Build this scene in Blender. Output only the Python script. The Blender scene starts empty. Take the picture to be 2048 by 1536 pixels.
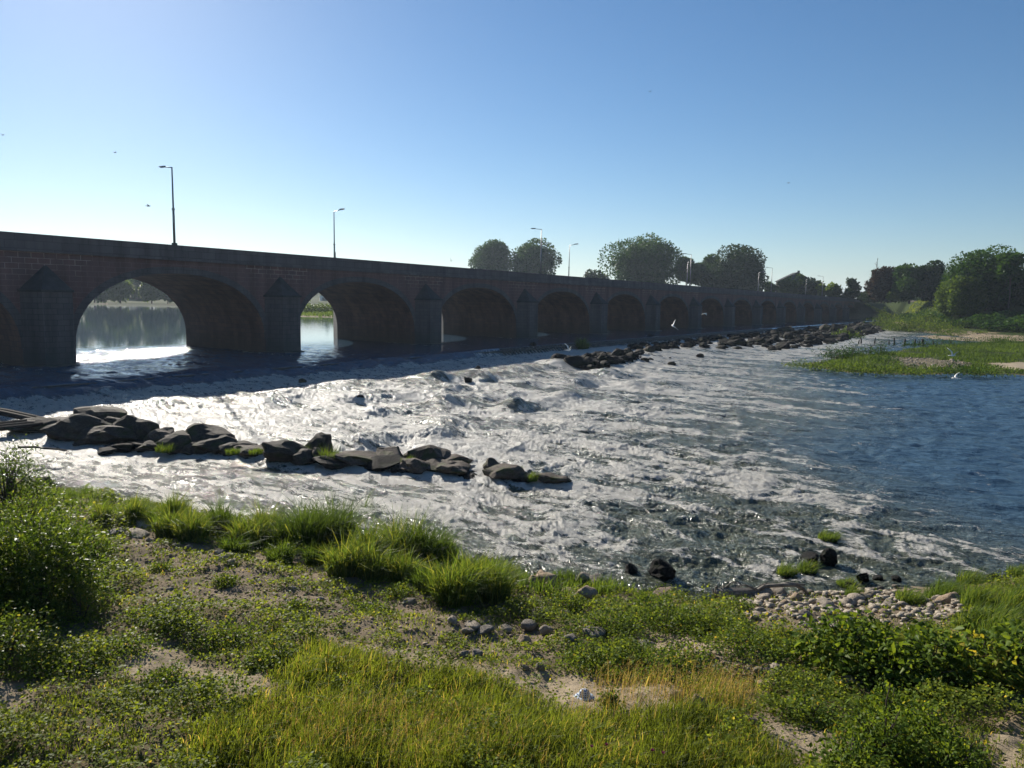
import bpy, bmesh, math, random
import numpy as np
from mathutils import Vector, Matrix

R_ = math.radians
scene = bpy.context.scene
col = scene.collection

# ------------------------------------------------------------------ camera
FPX = 1480.0                      # focal length in photo pixels (2048 wide)
CAM_H, PITCH, ROLL = 7.73, 6.58, 1.0
cd = bpy.data.cameras.new("camera")
cam = bpy.data.objects.new("camera", cd)
col.objects.link(cam)
cd.sensor_width = 36.0
cd.lens = 36.0 * FPX / 2048.0
cd.clip_start = 0.1
cd.clip_end = 8000.0
_Rc = Matrix.Rotation(R_(90 - PITCH), 3, 'X') @ Matrix.Rotation(R_(ROLL), 3, 'Z')
cam.matrix_world = Matrix.Translation((0, 0, CAM_H)) @ _Rc.to_4x4()
scene.camera = cam
RC = np.array(_Rc)

# ------------------------------------------------------------------ light
SUN_AZ, SUN_EL = -30.0, 25.5
world = bpy.data.worlds.new("World")
scene.world = world
world.use_nodes = True
wn = world.node_tree
sky = wn.nodes.new("ShaderNodeTexSky")
sky.sky_type = 'NISHITA'
sky.sun_disc = False
sky.sun_elevation = R_(SUN_EL)
sky.sun_rotation = R_(SUN_AZ)
sky.altitude = 150
sky.air_density = 1.0
sky.dust_density = 0.20
sky.ozone_density = 4.0
bg = wn.nodes["Background"]
bg.inputs["Strength"].default_value = 0.056
hsv = wn.nodes.new('ShaderNodeHueSaturation'); hsv.inputs['Saturation'].default_value = 1.16
wn.links.new(sky.outputs[0], hsv.inputs['Color']); wn.links.new(hsv.outputs[0], bg.inputs[0])
sd = bpy.data.lights.new("sun", 'SUN')
sun = bpy.data.objects.new("sun", sd)
col.objects.link(sun)
sd.energy = 5.0
sd.angle = R_(0.55)
sd.color = (1.0, 0.93, 0.82)
_sdir = Vector((math.sin(R_(SUN_AZ)) * math.cos(R_(SUN_EL)), math.cos(R_(SUN_AZ)) * math.cos(R_(SUN_EL)), math.sin(R_(SUN_EL))))
sun.rotation_euler = _sdir.to_track_quat('Z', 'Y').to_euler()
sun.location = _sdir * 60
scene.view_settings.view_transform = 'Standard'
scene.view_settings.look = 'None'
scene.view_settings.exposure = 0.8
scene.view_settings.gamma = 1.0
scene.cycles.use_denoising = True
scene.cycles.max_bounces = 8
scene.cycles.diffuse_bounces = 3
scene.cycles.glossy_bounces = 3
scene.cycles.transparent_max_bounces = 6
scene.cycles.caustics_reflective = False
scene.cycles.caustics_refractive = False
scene.cycles.sample_clamp_indirect = 6.0

# ------------------------------------------------------------------ frames
P0 = np.array([-38.38, 61.22]); BA = R_(35.53)
DV = np.array([math.sin(BA), math.cos(BA)])      # along the bridge
NV = np.array([math.cos(BA), -math.sin(BA)])     # downstream
BAY = 23.0; UP = 1.6; BW = 15.0
def pt_of(x, y):
    dx, dy = x - P0[0], y - P0[1]
    return dx * NV[0] + dy * NV[1], dx * DV[0] + dy * DV[1]
def world_of(p, t):
    return P0[0] + t * DV[0] + p * NV[0], P0[1] + t * DV[1] + p * NV[1]
def ray(u, v):
    return RC @ np.array([(u - 1024) / FPX, -(v - 768) / FPX, -1.0])
def at_z(u, v, z):
    r = ray(u, v); k = (z - CAM_H) / r[2]
    return np.array([r[0] * k, r[1] * k, z])
def at_d(u, v, depth):
    r = ray(u, v); k = depth / math.hypot(r[0], r[1])
    return np.array([r[0] * k, r[1] * k, CAM_H + r[2] * k])

# ------------------------------------------------------------------ noise
_rs = np.random.RandomState(7)
_perm = _rs.permutation(1024); _perm = np.concatenate([_perm, _perm])
_ang = _rs.rand(1024) * 2 * np.pi
_gx, _gy = np.cos(_ang), np.sin(_ang)
def pn(x, y, seed=0):
    x = np.asarray(x, float) + seed * 17.31; y = np.asarray(y, float) + seed * 9.17
    xi = np.floor(x).astype(np.int64); yi = np.floor(y).astype(np.int64)
    xf = x - xi; yf = y - yi
    u = xf * xf * xf * (xf * (xf * 6 - 15) + 10); v = yf * yf * yf * (yf * (yf * 6 - 15) + 10)
    def g(ix, iy, fx, fy):
        h = _perm[(_perm[ix & 1023] + iy) & 1023]
        return _gx[h] * fx + _gy[h] * fy
    a = g(xi, yi, xf, yf); b = g(xi + 1, yi, xf - 1, yf)
    c = g(xi, yi + 1, xf, yf - 1); d = g(xi + 1, yi + 1, xf - 1, yf - 1)
    return ((a + u * (b - a)) * (1 - v) + (c + u * (d - c)) * v) * 1.5
def fbm(x, y, o=4, seed=0):
    s = 0; a = 1.0; n = 0
    for i in range(o):
        s = s + a * pn(x * 2 ** i, y * 2 ** i, seed + i); n += a; a *= 0.5
    return s / n
def ss(a, b, x):
    t = np.clip((np.asarray(x, float) - a) / (b - a), 0, 1); return t * t * (3 - 2 * t)
def in_poly(x, y, poly):
    x = np.asarray(x, float); y = np.asarray(y, float)
    inside = np.zeros(x.shape, bool); n = len(poly)
    for i in range(n):
        x1, y1 = poly[i]; x2, y2 = poly[(i + 1) % n]
        if y1 == y2: continue
        c = ((y1 > y) != (y2 > y)) & (x < (x2 - x1) * (y - y1) / (y2 - y1) + x1)
        inside ^= c
    return inside
def poly_sd(x, y, poly):
    x = np.asarray(x, float); y = np.asarray(y, float)
    best = np.full(x.shape, 1e9); n = len(poly)
    for i in range(n):
        x1, y1 = poly[i]; x2, y2 = poly[(i + 1) % n]
        ex, ey = x2 - x1, y2 - y1; L = ex * ex + ey * ey + 1e-9
        k = np.clip(((x - x1) * ex + (y - y1) * ey) / L, 0, 1)
        best = np.minimum(best, np.hypot(x - x1 - k * ex, y - y1 - k * ey))
    return np.where(in_poly(x, y, poly), best, -best)

# ------------------------------------------------------------------ tags
ORD = ['first','second','third','fourth','fifth','sixth','seventh','eighth','ninth','tenth','eleventh','twelfth','thirteenth','fourteenth','fifteenth','sixteenth','seventeenth','eighteenth','nineteenth','twentieth']
TENS = {2:'twenty',3:'thirty',4:'forty',5:'fifty',6:'sixty'}
def ordn(i):
    if i < 20: return ORD[i]
    n = i + 1
    if n % 10 == 0: return {30:'thirtieth',40:'fortieth',50:'fiftieth',60:'sixtieth'}[n]
    return TENS[n // 10] + '-' + ORD[n % 10 - 1]
def tag(o, label=None, cat=None, group=None, kind=None):
    if label: o['label'] = label
    if cat: o['category'] = cat
    if group: o['group'] = group
    if kind: o['kind'] = kind
    return o
def empty(name, loc=(0, 0, 0), rz=0.0):
    o = bpy.data.objects.new(name, None); col.objects.link(o)
    o.empty_display_size = 0.2
    o.location = loc; o.rotation_euler = (0, 0, rz); return o
def link_mesh(name, me, mat=None, parent=None, loc=None):
    o = bpy.data.objects.new(name, me); col.objects.link(o)
    if mat is not None and not me.materials: me.materials.append(mat)
    if parent is not None: o.parent = parent
    if loc is not None: o.location = loc
    return o
def np_mesh(name, V, F, smooth=False, attrs=None, fattrs=None):
    V = np.asarray(V, np.float32); F = np.asarray(F, np.int32)
    me = bpy.data.meshes.new(name)
    k = F.shape[1]
    me.vertices.add(len(V)); me.vertices.foreach_set('co', V.ravel())
    me.loops.add(F.size); me.loops.foreach_set('vertex_index', F.ravel())
    me.polygons.add(len(F))
    me.polygons.foreach_set('loop_start', np.arange(0, F.size, k, dtype=np.int32))
    me.polygons.foreach_set('loop_total', np.full(len(F), k, np.int32))
    if smooth: me.polygons.foreach_set('use_smooth', np.ones(len(F), bool))
    for n, a in (attrs or {}).items():
        a = np.asarray(a, np.float32)
        if a.ndim == 1:
            me.attributes.new(n, 'FLOAT', 'POINT').data.foreach_set('value', a)
        else:
            me.attributes.new(n, 'FLOAT_VECTOR', 'POINT').data.foreach_set('vector', a.ravel())
    for n, a in (fattrs or {}).items():
        me.attributes.new(n, 'FLOAT', 'FACE').data.foreach_set('value', np.asarray(a, np.float32))
    me.update(calc_edges=True)
    return me

# ------------------------------------------------------------------ materials
class NT:
    def __init__(s, name):
        s.m = bpy.data.materials.new(name); s.m.use_nodes = True
        s.t = s.m.node_tree; s.n = s.t.nodes; s.b = s.n['Principled BSDF']
        s.out = s.n['Material Output']
    def node(s, typ, **kw):
        n = s.n.new(typ)
        for k, v in kw.items():
            if k == 'i':
                for kk, vv in v.items(): n.inputs[kk].default_value = vv
            else: setattr(n, k, v)
        return n
    def link(s, a, b): s.t.links.new(a, b)
    def noise(s, scale, detail=4, rough=0.55, vec=None, dist=0.0):
        n = s.node('ShaderNodeTexNoise', i={'Scale': scale, 'Detail': detail, 'Roughness': rough, 'Distortion': dist})
        if vec is not None: s.link(vec, n.inputs['Vector'])
        return n.outputs['Fac']
    def ramp(s, fac, stops):
        r = s.node('ShaderNodeValToRGB'); e = r.color_ramp.elements
        while len(e) < len(stops): e.new(0.5)
        for el, (p, c) in zip(e, stops):
            el.position = p; el.color = (c[0], c[1], c[2], 1) if hasattr(c, '__len__') else (c, c, c, 1)
        s.link(fac, r.inputs[0]); return r.outputs[0]
    def mix(s, fac, a, b):
        m = s.node('ShaderNodeMix', data_type='RGBA')
        for sock, v in ((m.inputs[0], fac), (m.inputs[6], a), (m.inputs[7], b)):
            if hasattr(v, 'is_output'): s.link(v, sock)
            elif isinstance(v, (int, float)): sock.default_value = v
            else: sock.default_value = (v[0], v[1], v[2], 1)
        return m.outputs[2]
    def math(s, op, a, b=0.0, c=None, clamp=False):
        m = s.node('ShaderNodeMath', operation=op, use_clamp=clamp)
        for i, v in enumerate((a, b) if c is None else (a, b, c)):
            if hasattr(v, 'is_output'): s.link(v, m.inputs[i])
            else: m.inputs[i].default_value = v
        return m.outputs[0]
    def attr(s, name): return s.node('ShaderNodeAttribute', attribute_name=name)
    def coords(s, kind='Object', scale=(1, 1, 1)):
        c = s.node('ShaderNodeTexCoord'); m = s.node('ShaderNodeMapping')
        m.inputs['Scale'].default_value = scale
        s.link(c.outputs[kind], m.inputs[0]); return m.outputs[0]
    def bump(s, h, strength=0.5, dist=0.05, target=None):
        b = s.node('ShaderNodeBump', i={'Strength': strength, 'Distance': dist})
        s.link(h, b.inputs['Height']); s.link(b.outputs[0], (target or s.b).inputs['Normal']); return b.outputs[0]

def mat_plain(name, c, rough=0.7, var=0.25, scale=8.0, bump=0.0, metal=0.0, c2=None):
    k = NT(name); v = k.coords()
    f = k.noise(scale, 5, 0.6, v)
    c2 = c2 or tuple(x * (1 - var) for x in c)
    k.link(k.ramp(f, [(0.3, c2), (0.7, c)]), k.b.inputs['Base Color'])
    k.b.inputs['Roughness'].default_value = rough; k.b.inputs['Metallic'].default_value = metal
    if bump: k.bump(k.noise(scale * 4, 6, 0.65, v), bump, 0.04)
    return k.m

def mat_leaf(name, dark, light, yellow=None, trans=0.42, rough=0.45):
    """leaf faces: colour picked per leaf from the 'tone' attribute"""
    k = NT(name); a = k.attr('tone').outputs['Fac']
    stops = [(0.0, dark), (0.72, light)]
    if yellow: stops.append((1.0, yellow))
    c = k.ramp(a, stops)
    k.link(c, k.b.inputs['Base Color']); k.b.inputs['Roughness'].default_value = rough
    k.b.inputs['Specular IOR Level'].default_value = 0.04
    tr = k.node('ShaderNodeBsdfTranslucent')
    g = k.node('ShaderNodeMix', data_type='RGBA', blend_type='MULTIPLY'); g.inputs[0].default_value = 1
    k.link(c, g.inputs[6]); g.inputs[7].default_value = (2.4, 2.1, 0.8, 1)
    k.link(g.outputs[2], tr.inputs[0])
    ms = k.node('ShaderNodeMixShader'); ms.inputs[0].default_value = trans
    k.link(k.b.outputs[0], ms.inputs[1]); k.link(tr.outputs[0], ms.inputs[2])
    k.link(ms.outputs[0], k.out.inputs[0])
    return k.m

M = {}
M['grass'] = mat_leaf('grass_blades', (0.050, 0.070, 0.015), (0.150, 0.200, 0.036), (0.36, 0.28, 0.12), 0.45)
M['reed'] = mat_leaf('reed_blades', (0.022, 0.045, 0.014), (0.090, 0.145, 0.032), (0.20, 0.22, 0.06), 0.42)
M['straw'] = mat_leaf('dry_stalks', (0.16, 0.11, 0.05), (0.36, 0.27, 0.13), (0.5, 0.40, 0.22), 0.3, 0.7)
M['cover'] = mat_leaf('creeping_leaves', (0.048, 0.074, 0.015), (0.155, 0.205, 0.038), (0.32, 0.27, 0.08), 0.45, 0.5)
M['bramble'] = mat_leaf('bramble_leaves', (0.032, 0.062, 0.014), (0.120, 0.175, 0.034), (0.28, 0.20, 0.06), 0.38, 0.45)
M['willow'] = mat_leaf('willow_leaves', (0.016, 0.038, 0.010), (0.090, 0.145, 0.026), (0.22, 0.24, 0.05), 0.42, 0.4)
M['knot'] = mat_leaf('broad_leaves', (0.030, 0.062, 0.012), (0.125, 0.180, 0.028), (0.36, 0.28, 0.05), 0.40, 0.42)
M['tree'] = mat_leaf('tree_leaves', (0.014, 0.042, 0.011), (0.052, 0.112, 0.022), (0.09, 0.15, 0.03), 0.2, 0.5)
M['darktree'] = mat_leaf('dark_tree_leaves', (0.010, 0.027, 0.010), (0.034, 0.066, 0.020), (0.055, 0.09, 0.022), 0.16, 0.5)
M['copper'] = mat_leaf('copper_leaves', (0.018, 0.014, 0.012), (0.040, 0.026, 0.020), (0.06, 0.035, 0.02), 0.25, 0.5)
M['lime'] = mat_leaf('light_tree_leaves', (0.030, 0.060, 0.016), (0.085, 0.135, 0.030), (0.14, 0.17, 0.04), 0.35, 0.5)
M['bark'] = mat_plain('bark', (0.12, 0.09, 0.065), 0.9, 0.5, 6, 0.6)
M['stem'] = mat_plain('stem', (0.07, 0.05, 0.035), 0.8, 0.4, 12, 0.2)
M['flower'] = mat_plain('thistle_flower', (0.45, 0.08, 0.26), 0.8, 0.3, 30)
M['drift'] = mat_plain('bleached_driftwood', (0.27, 0.235, 0.19), 0.85, 0.65, 9, 0.8)
M['wetwood'] = mat_plain('wet_timber', (0.030, 0.023, 0.018), 0.95, 0.5, 6, 0.5)
M['metal'] = mat_plain('galvanised_steel', (0.30, 0.31, 0.32), 0.45, 0.2, 5, 0.0, 0.6)
M['lampmetal'] = mat_plain('lamp_steel', (0.22, 0.225, 0.23), 0.42, 0.2, 5, 0.0, 0.5)
M['glass'] = mat_plain('lamp_glass', (0.6, 0.6, 0.58), 0.2, 0.1, 5)
M['white'] = mat_plain('white_feathers', (0.82, 0.82, 0.80), 0.7, 0.08, 20)
M['greysil'] = mat_plain('grey_silhouette', (0.30, 0.31, 0.33), 0.7, 0.2, 20)  # gulls against the light: their shade is put into the colour
M['dark'] = mat_plain('dark_silhouette', (0.05, 0.05, 0.055), 0.7, 0.2, 20)  # darker backlit silhouette, shade painted as the bird's own colour
M['beak'] = mat_plain('beak', (0.45, 0.12, 0.03), 0.5, 0.2, 20)
M['roof'] = mat_plain('slate_roof', (0.012, 0.013, 0.016), 1.0, 0.3, 3)
M['render'] = mat_plain('house_render', (0.09, 0.085, 0.07), 0.95, 0.15, 2)
M['pane'] = mat_plain('window_pane', (0.05, 0.06, 0.07), 0.1, 0.2, 2)
M['whitewall'] = mat_plain('white_boards', (0.75, 0.75, 0.72), 0.7, 0.08, 2)
M['asphalt'] = mat_plain('asphalt', (0.05, 0.05, 0.052), 0.85, 0.2, 2, 0.2)
M['concrete'] = mat_plain('wet_concrete', (0.085, 0.08, 0.07), 0.5, 0.5, 1.5, 0.5)
M['redpaint'] = mat_plain('red_sign_paint', (0.5, 0.04, 0.03), 0.5, 0.1, 2)
M['whitepaint'] = mat_plain('white_sign_paint', (0.7, 0.7, 0.7), 0.5, 0.1, 2)

def mat_rock(name, dark, light, moss=None, rough=0.8, wet=True):
    k = NT(name); v = k.coords()
    f = k.noise(2.2, 8, 0.65, v)
    c = k.ramp(f, [(0.25, dark), (0.75, light)])
    sp = k.ramp(k.noise(14, 4, 0.7, v), [(0.35, 0.55), (0.65, 1.15)])
    mm = k.node('ShaderNodeMix', data_type='RGBA', blend_type='MULTIPLY'); mm.inputs[0].default_value = 1
    k.link(c, mm.inputs[6]); k.link(sp, mm.inputs[7]); c = mm.outputs[2]
    if moss:
        c = k.mix(k.ramp(k.noise(1.3, 5, 0.6, v), [(0.52, 0.0), (0.62, 0.8)]), c, moss)
    if wet:
        g = k.node('ShaderNodeNewGeometry'); s = k.node('ShaderNodeSeparateXYZ'); k.link(g.outputs['Position'], s.inputs[0])
        n = k.math('MULTIPLY_ADD', k.noise(3.0, 3, 0.5, g.outputs['Position']), 0.3, s.outputs['Z'])
        w = k.math('MULTIPLY_ADD', n, -3.5, 1.75, clamp=True)      # damp band just above the river
        m2 = k.node('ShaderNodeMix', data_type='RGBA', blend_type='MULTIPLY')
        k.link(w, m2.inputs[0]); k.link(c, m2.inputs[6]); m2.inputs[7].default_value = (0.28, 0.27, 0.26, 1); c = m2.outputs[2]
        k.link(k.math('MULTIPLY_ADD', w, -0.2, rough, clamp=True), k.b.inputs['Roughness'])
    else: k.b.inputs['Roughness'].default_value = rough
    k.link(c, k.b.inputs['Base Color'])
    k.b.inputs['Specular IOR Level'].default_value = .12
    k.bump(k.noise(7, 8, 0.7, v), 0.9, 0.08)
    return k.m
M['rock_dark'] = mat_rock('basalt_rock', (0.028, 0.024, 0.020), (0.115, 0.094, 0.074), (0.035, 0.045, 0.012))
M['rock_grey'] = mat_rock('grey_brown_rock', (0.055, 0.043, 0.034), (0.19, 0.15, 0.12), (0.05, 0.06, 0.02))
M['rock_bank'] = mat_rock('grey_bank_stone', (0.17, 0.15, 0.125), (0.42, 0.375, 0.32), None, 0.85)
M['rock_pale'] = mat_rock('pale_limestone', (0.27, 0.225, 0.17), (0.56, 0.485, 0.39), None, 0.85)
M['rock_tan'] = mat_rock('tan_sandstone', (0.30, 0.22, 0.145), (0.54, 0.42, 0.30), None, 0.85)
M['rock_wet'] = mat_rock('wet_black_rock', (0.008, 0.008, 0.008), (0.032, 0.028, 0.025), (0.014, 0.020, 0.008), 0.85)

# masonry of the bridge: object space x = along, y = across, z = up
def mat_masonry(name, base, alt, mortar, bw=0.95, bh=0.45, patch=True):
    k = NT(name)
    c = k.node('ShaderNodeTexCoord'); s = k.node('ShaderNodeSeparateXYZ'); k.link(c.outputs['Object'], s.inputs[0])
    g = k.node('ShaderNodeNewGeometry'); vt = k.node('ShaderNodeVectorTransform', vector_type='NORMAL', convert_from='WORLD', convert_to='OBJECT')
    k.link(g.outputs['Normal'], vt.inputs[0]); sn = k.node('ShaderNodeSeparateXYZ'); k.link(vt.outputs[0], sn.inputs[0])
    side = k.math('GREATER_THAN', k.math('ABSOLUTE', sn.outputs['Y']), 0.6)
    u = k.math('ADD', k.math('MULTIPLY', s.outputs['X'], side), k.math('MULTIPLY', s.outputs['Y'], k.math('SUBTRACT', 1.0, side)))
    cb = k.node('ShaderNodeCombineXYZ'); k.link(u, cb.inputs[0]); k.link(s.outputs['Z'], cb.inputs[1])
    obj = c.outputs['Object']
    br = k.node('ShaderNodeTexBrick', offset=0.5, i={'Scale': 1.0, 'Mortar Size': 0.022, 'Mortar Smooth': 0.3, 'Bias': 0.0, 'Brick Width': bw, 'Row Height': bh,
        'Color1': (*base, 1), 'Color2': (*alt, 1), 'Mortar': (*mortar, 1)})
    wob = k.node('ShaderNodeTexNoise', i={'Scale': 0.9, 'Detail': 2}); k.link(obj, wob.inputs['Vector'])
    va = k.node('ShaderNodeVectorMath', operation='MULTIPLY_ADD'); k.link(wob.outputs['Color'], va.inputs[0]); va.inputs[1].default_value = (0.12, 0.05, 0); k.link(cb.outputs[0], va.inputs[2])
    k.link(va.outputs[0], br.inputs['Vector'])
    nomortar = k.mix(k.noise(1.4, 4, 0.6, obj), base, alt)
    if patch:   # repointed courses above each pier keep their pale joints, the rest is weathered over
        fx = k.math('ABSOLUTE', k.math('SUBTRACT', k.math('FRACT', k.math('DIVIDE', k.math('ADD', s.outputs['X'], 11.5 + 0.3), BAY)), 0.5))
        lim = k.math('MULTIPLY_ADD', k.math('SUBTRACT', s.outputs['Z'], 7.0), 0.026, 0.085)
        pf = k.math('LESS_THAN', fx, k.math('ADD', lim, k.math('MULTIPLY_ADD', k.noise(0.9, 2, 0.5, obj), 0.05, -0.025)))
        pz = k.ramp(s.outputs['Z'], [(0, 0), (1, 1)])
        mr = k.node('ShaderNodeMapRange', i={'From Min': 8.1, 'From Max': 10.3, 'To Min': 0.0, 'To Max': 1.0}); k.link(s.outputs['Z'], mr.inputs[0])
        pf = k.math('MULTIPLY', k.math('MULTIPLY', pf, mr.outputs[0]), k.ramp(k.noise(0.5, 3, 0.6, obj), [(0.38, 0.15), (0.55, 1.0)]))
        colr = k.mix(k.math('MAXIMUM', pf, .15), nomortar, br.outputs['Color'])
    else: colr = k.mix(0.75, nomortar, br.outputs['Color'])
    # weathering: vertical run-off streaks and blotches
    mp = k.node('ShaderNodeMapping'); mp.inputs['Scale'].default_value = (0.9, 0.9, 0.09); k.link(obj, mp.inputs[0])
    st = k.ramp(k.noise(1.0, 5, 0.6, mp.outputs[0]), [(0.32, 0.55), (0.52, 1.0), (0.72, 1.35)])
    m2 = k.node('ShaderNodeMix', data_type='RGBA', blend_type='MULTIPLY'); m2.inputs[0].default_value = 0.8
    k.link(colr, m2.inputs[6]); k.link(st, m2.inputs[7])
    # algae tide band near the water
    zr = k.node('ShaderNodeMapRange', i={'From Min': 4.2, 'From Max': 1.6, 'To Min': 0.0, 'To Max': 0.75}); k.link(s.outputs['Z'], zr.inputs[0])
    fin = k.mix(zr.outputs[0], m2.outputs[2], (base[0] * 0.45, base[1] * 0.62, base[2] * 0.55))
    k.link(fin, k.b.inputs['Base Color']); k.b.inputs['Roughness'].default_value = 0.9
    hb = k.math('ADD', k.math('MULTIPLY', br.outputs['Fac'], -0.5), k.noise(4, 6, 0.7, obj))
    k.bump(hb, 0.6, 0.05)
    return k.m
M['stone'] = mat_masonry('red_sandstone_wall', (0.190, 0.094, 0.080), (0.125, 0.078, 0.074), (0.52, 0.40, 0.36))
M['stone2'] = mat_masonry('sandstone_vault', (0.22, 0.115, 0.085), (0.14, 0.08, 0.068), (0.08, 0.055, 0.05), patch=False)
M['pierstone'] = mat_masonry('weathered_pier_stone', (0.135, 0.110, 0.105), (0.095, 0.084, 0.084), (0.05, 0.045, 0.045), patch=False)
M['capstone'] = mat_plain('dark_cap_stone', (0.062, 0.060, 0.062), 0.9, 0.5, 1.5, 0.5)
M['parapet'] = mat_masonry('parapet_stone', (0.145, 0.12, 0.118), (0.10, 0.086, 0.088), (0.045, 0.038, 0.038), 1.4, 0.65, patch=False)

# ground: colour attribute weights: soil / sand / gravel / green
def mat_ground():
    k = NT('bank_ground'); v = k.coords()
    soil = k.ramp(k.noise(1.3, 8, 0.65, v), [(0.3, (0.13, 0.095, 0.060)), (0.7, (0.27, 0.205, 0.135))])
    sand = k.ramp(k.noise(2.5, 8, 0.7, v), [(0.3, (0.29, 0.235, 0.160)), (0.7, (0.47, 0.39, 0.28))])
    green = k.ramp(k.noise(3.0, 8, 0.7, v), [(0.3, (0.018, 0.028, 0.010)), (0.7, (0.055, 0.075, 0.020))])
    grav = k.ramp(k.noise(5.0, 6, 0.8, v), [(0.35, (0.13, 0.11, 0.085)), (0.65, (0.40, 0.35, 0.28))])
    a = k.attr('mask'); s = k.node('ShaderNodeSeparateXYZ'); k.link(a.outputs['Vector'], s.inputs[0])
    c = k.mix(s.outputs[0], soil, sand); c = k.mix(s.outputs[1], c, green); c = k.mix(s.outputs[2], c, grav)
    k.link(c, k.b.inputs['Base Color']); k.b.inputs['Roughness'].default_value = 0.95
    k.b.inputs['Specular IOR Level'].default_value = 0.04
    h = k.math('ADD', k.noise(9, 8, 0.75, v), k.math('MULTIPLY', k.noise(40, 4, 0.7, v), 0.35))
    k.bump(h, 0.9, 0.05)
    return k.m
M['ground'] = mat_ground()

def mat_water():
    k = NT('river_water')
    fl = k.attr('flow'); a = k.attr('foam').outputs['Fac']; tb = k.attr('turb').outputs['Fac']
    vec = fl.outputs['Vector']                                         # metres along / across the current
    mp = k.node('ShaderNodeMapping'); mp.inputs['Scale'].default_value = (0.42, 1.0, 1.0); k.link(vec, mp.inputs[0]); sv = mp.outputs[0]
    w = k.node('ShaderNodeTexNoise', i={'Scale': 0.8, 'Detail': 3}); k.link(sv, w.inputs['Vector'])
    wa = k.node('ShaderNodeVectorMath', operation='MULTIPLY_ADD'); k.link(w.outputs['Color'], wa.inputs[0]); wa.inputs[1].default_value = (0.9, 0.9, 0); k.link(sv, wa.inputs[2]); dv = wa.outputs[0]
    n1 = k.noise(2.1, 7, 0.66, dv); n2 = k.noise(7.0, 7, 0.82, dv); n3 = k.noise(24.0, 3, 0.7, dv)
    f = k.math('ADD', a, k.math('ADD', k.math('MULTIPLY_ADD', n1, 2.6, -1.3), k.math('ADD', k.math('MULTIPLY_ADD', n2, 1.7, -0.85), k.math('MULTIPLY_ADD', n3, 0.8, -0.4))))
    mr = k.node('ShaderNodeMapRange', interpolation_type='SMOOTHSTEP', i={'From Min': 0.48, 'From Max': 0.64}); k.link(f, mr.inputs[0])
    foam = mr.outputs[0]
    # water body: olive brown where it churns, bluer where it runs calm
    k.link(k.mix(tb, (0.042, 0.084, 0.130), (0.074, 0.084, 0.056)), k.b.inputs['Base Color'])
    k.link(k.attr('rgh').outputs['Fac'], k.b.inputs['Roughness']); k.b.inputs['IOR'].default_value = 1.333
    rip = k.math('ADD', k.math('MULTIPLY', k.noise(2.6, 5, 0.65, dv), 1.0), k.math('MULTIPLY', k.noise(9.0, 4, 0.65, dv), 0.35))
    amp = k.math('MULTIPLY_ADD', tb, 0.9, k.attr('rip').outputs['Fac'])
    bw = k.node('ShaderNodeBump', i={'Distance': 0.22}); k.link(rip, bw.inputs['Height']); k.link(amp, bw.inputs['Strength'])
    k.link(bw.outputs[0], k.b.inputs['Normal'])
    fo = k.node('ShaderNodeBsdfPrincipled', i={'Roughness': 0.28, 'Subsurface Weight': 0.0})
    fc = k.math('ADD', k.math('MULTIPLY', n2, .62), k.math('MULTIPLY', n3, .38))
    k.link(k.ramp(fc, [(0.36, (0.46, 0.42, 0.31)), (0.46, (0.84, 0.80, 0.70)), (0.58, (0.97, 0.945, 0.88))]), fo.inputs['Base Color'])
    bf = k.node('ShaderNodeBump', i={'Distance': 0.16, 'Strength': 1.0}); 
    k.link(k.math('ADD', n1, k.math('MULTIPLY', k.noise(14, 5, 0.8, dv), 0.5)), bf.inputs['Height']); k.link(bf.outputs[0], fo.inputs['Normal'])
    ms = k.node('ShaderNodeMixShader'); k.link(foam, ms.inputs[0]); k.link(k.b.outputs[0], ms.inputs[1])
    ftr = k.node('ShaderNodeBsdfTranslucent'); ftr.inputs[0].default_value = (.88, .85, .76, 1); k.link(bf.outputs[0], ftr.inputs['Normal'])
    fm = k.node('ShaderNodeMixShader'); fm.inputs[0].default_value = .5; k.link(fo.outputs[0], fm.inputs[1]); k.link(ftr.outputs[0], fm.inputs[2]); k.link(fm.outputs[0], ms.inputs[2])
    k.link(ms.outputs[0], k.out.inputs[0])
    return k.m
M['water'] = mat_water()

# ------------------------------------------------------------------ terrain
SH_P = [-400, -60, 0, 14, 25, 32.6, 41.4, 48.2, 55, 58.8, 60.5, 61.8, 63.5, 65.3, 67, 72, 90, 140, 400]
SH_T = [-60, -30, -21, -19, -16.6, -15.6, -14.0, -12.9, -11.1, -9.9, -9.2, -7.6, -5.9, -4.6, -2.0, 3, 10, 16, 20]
def level(p):            # water level falls in two steps
    return UP - 0.85 * ss(12.1, 13.4, p) - 0.60 * ss(21, 34, p) - 0.15 * ss(34, 60, p)
def t_shore(p): return np.interp(p, SH_P, SH_T)
FAR_P = [-400, -20, 0, 15, 24, 30, 42, 54, 75, 110, 200, 500]
FAR_T = [420, 330, 318, 300, 262, 236, 210, 186, 160, 150, 150, 180]
def px_poly(pts, z=0.0): return [tuple(at_z(u, v, z)[:2]) for u, v in pts]
ISLAND = px_poly([(1584,729),(1631,737),(1703,746),(1798,750),(1917,748),(2048,752),(2200,750),(2400,700),(2200,690),(2048,686),(1965,687),(1870,692),(1798,701),(1740,709),(1655,712),(1658,721),(1695,723),(1640,724)])
SPIT = px_poly([(1800,672),(1850,669),(1895,672),(1960,677),(2100,684),(2100,690),(1900,682),(1830,677)])
UPBANK = [(-900, 330), (-330, 352), (-215, 372), (-150, 395), (-100, 420), (-20, 470), (40, 560), (60, 1500), (-2500, 1500), (-2500, 330)]
UPISLE = [(-75, 218), (-60, 208), (-38, 205), (-10, 225), (10, 262), (-30, 275), (-68, 250)]
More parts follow.
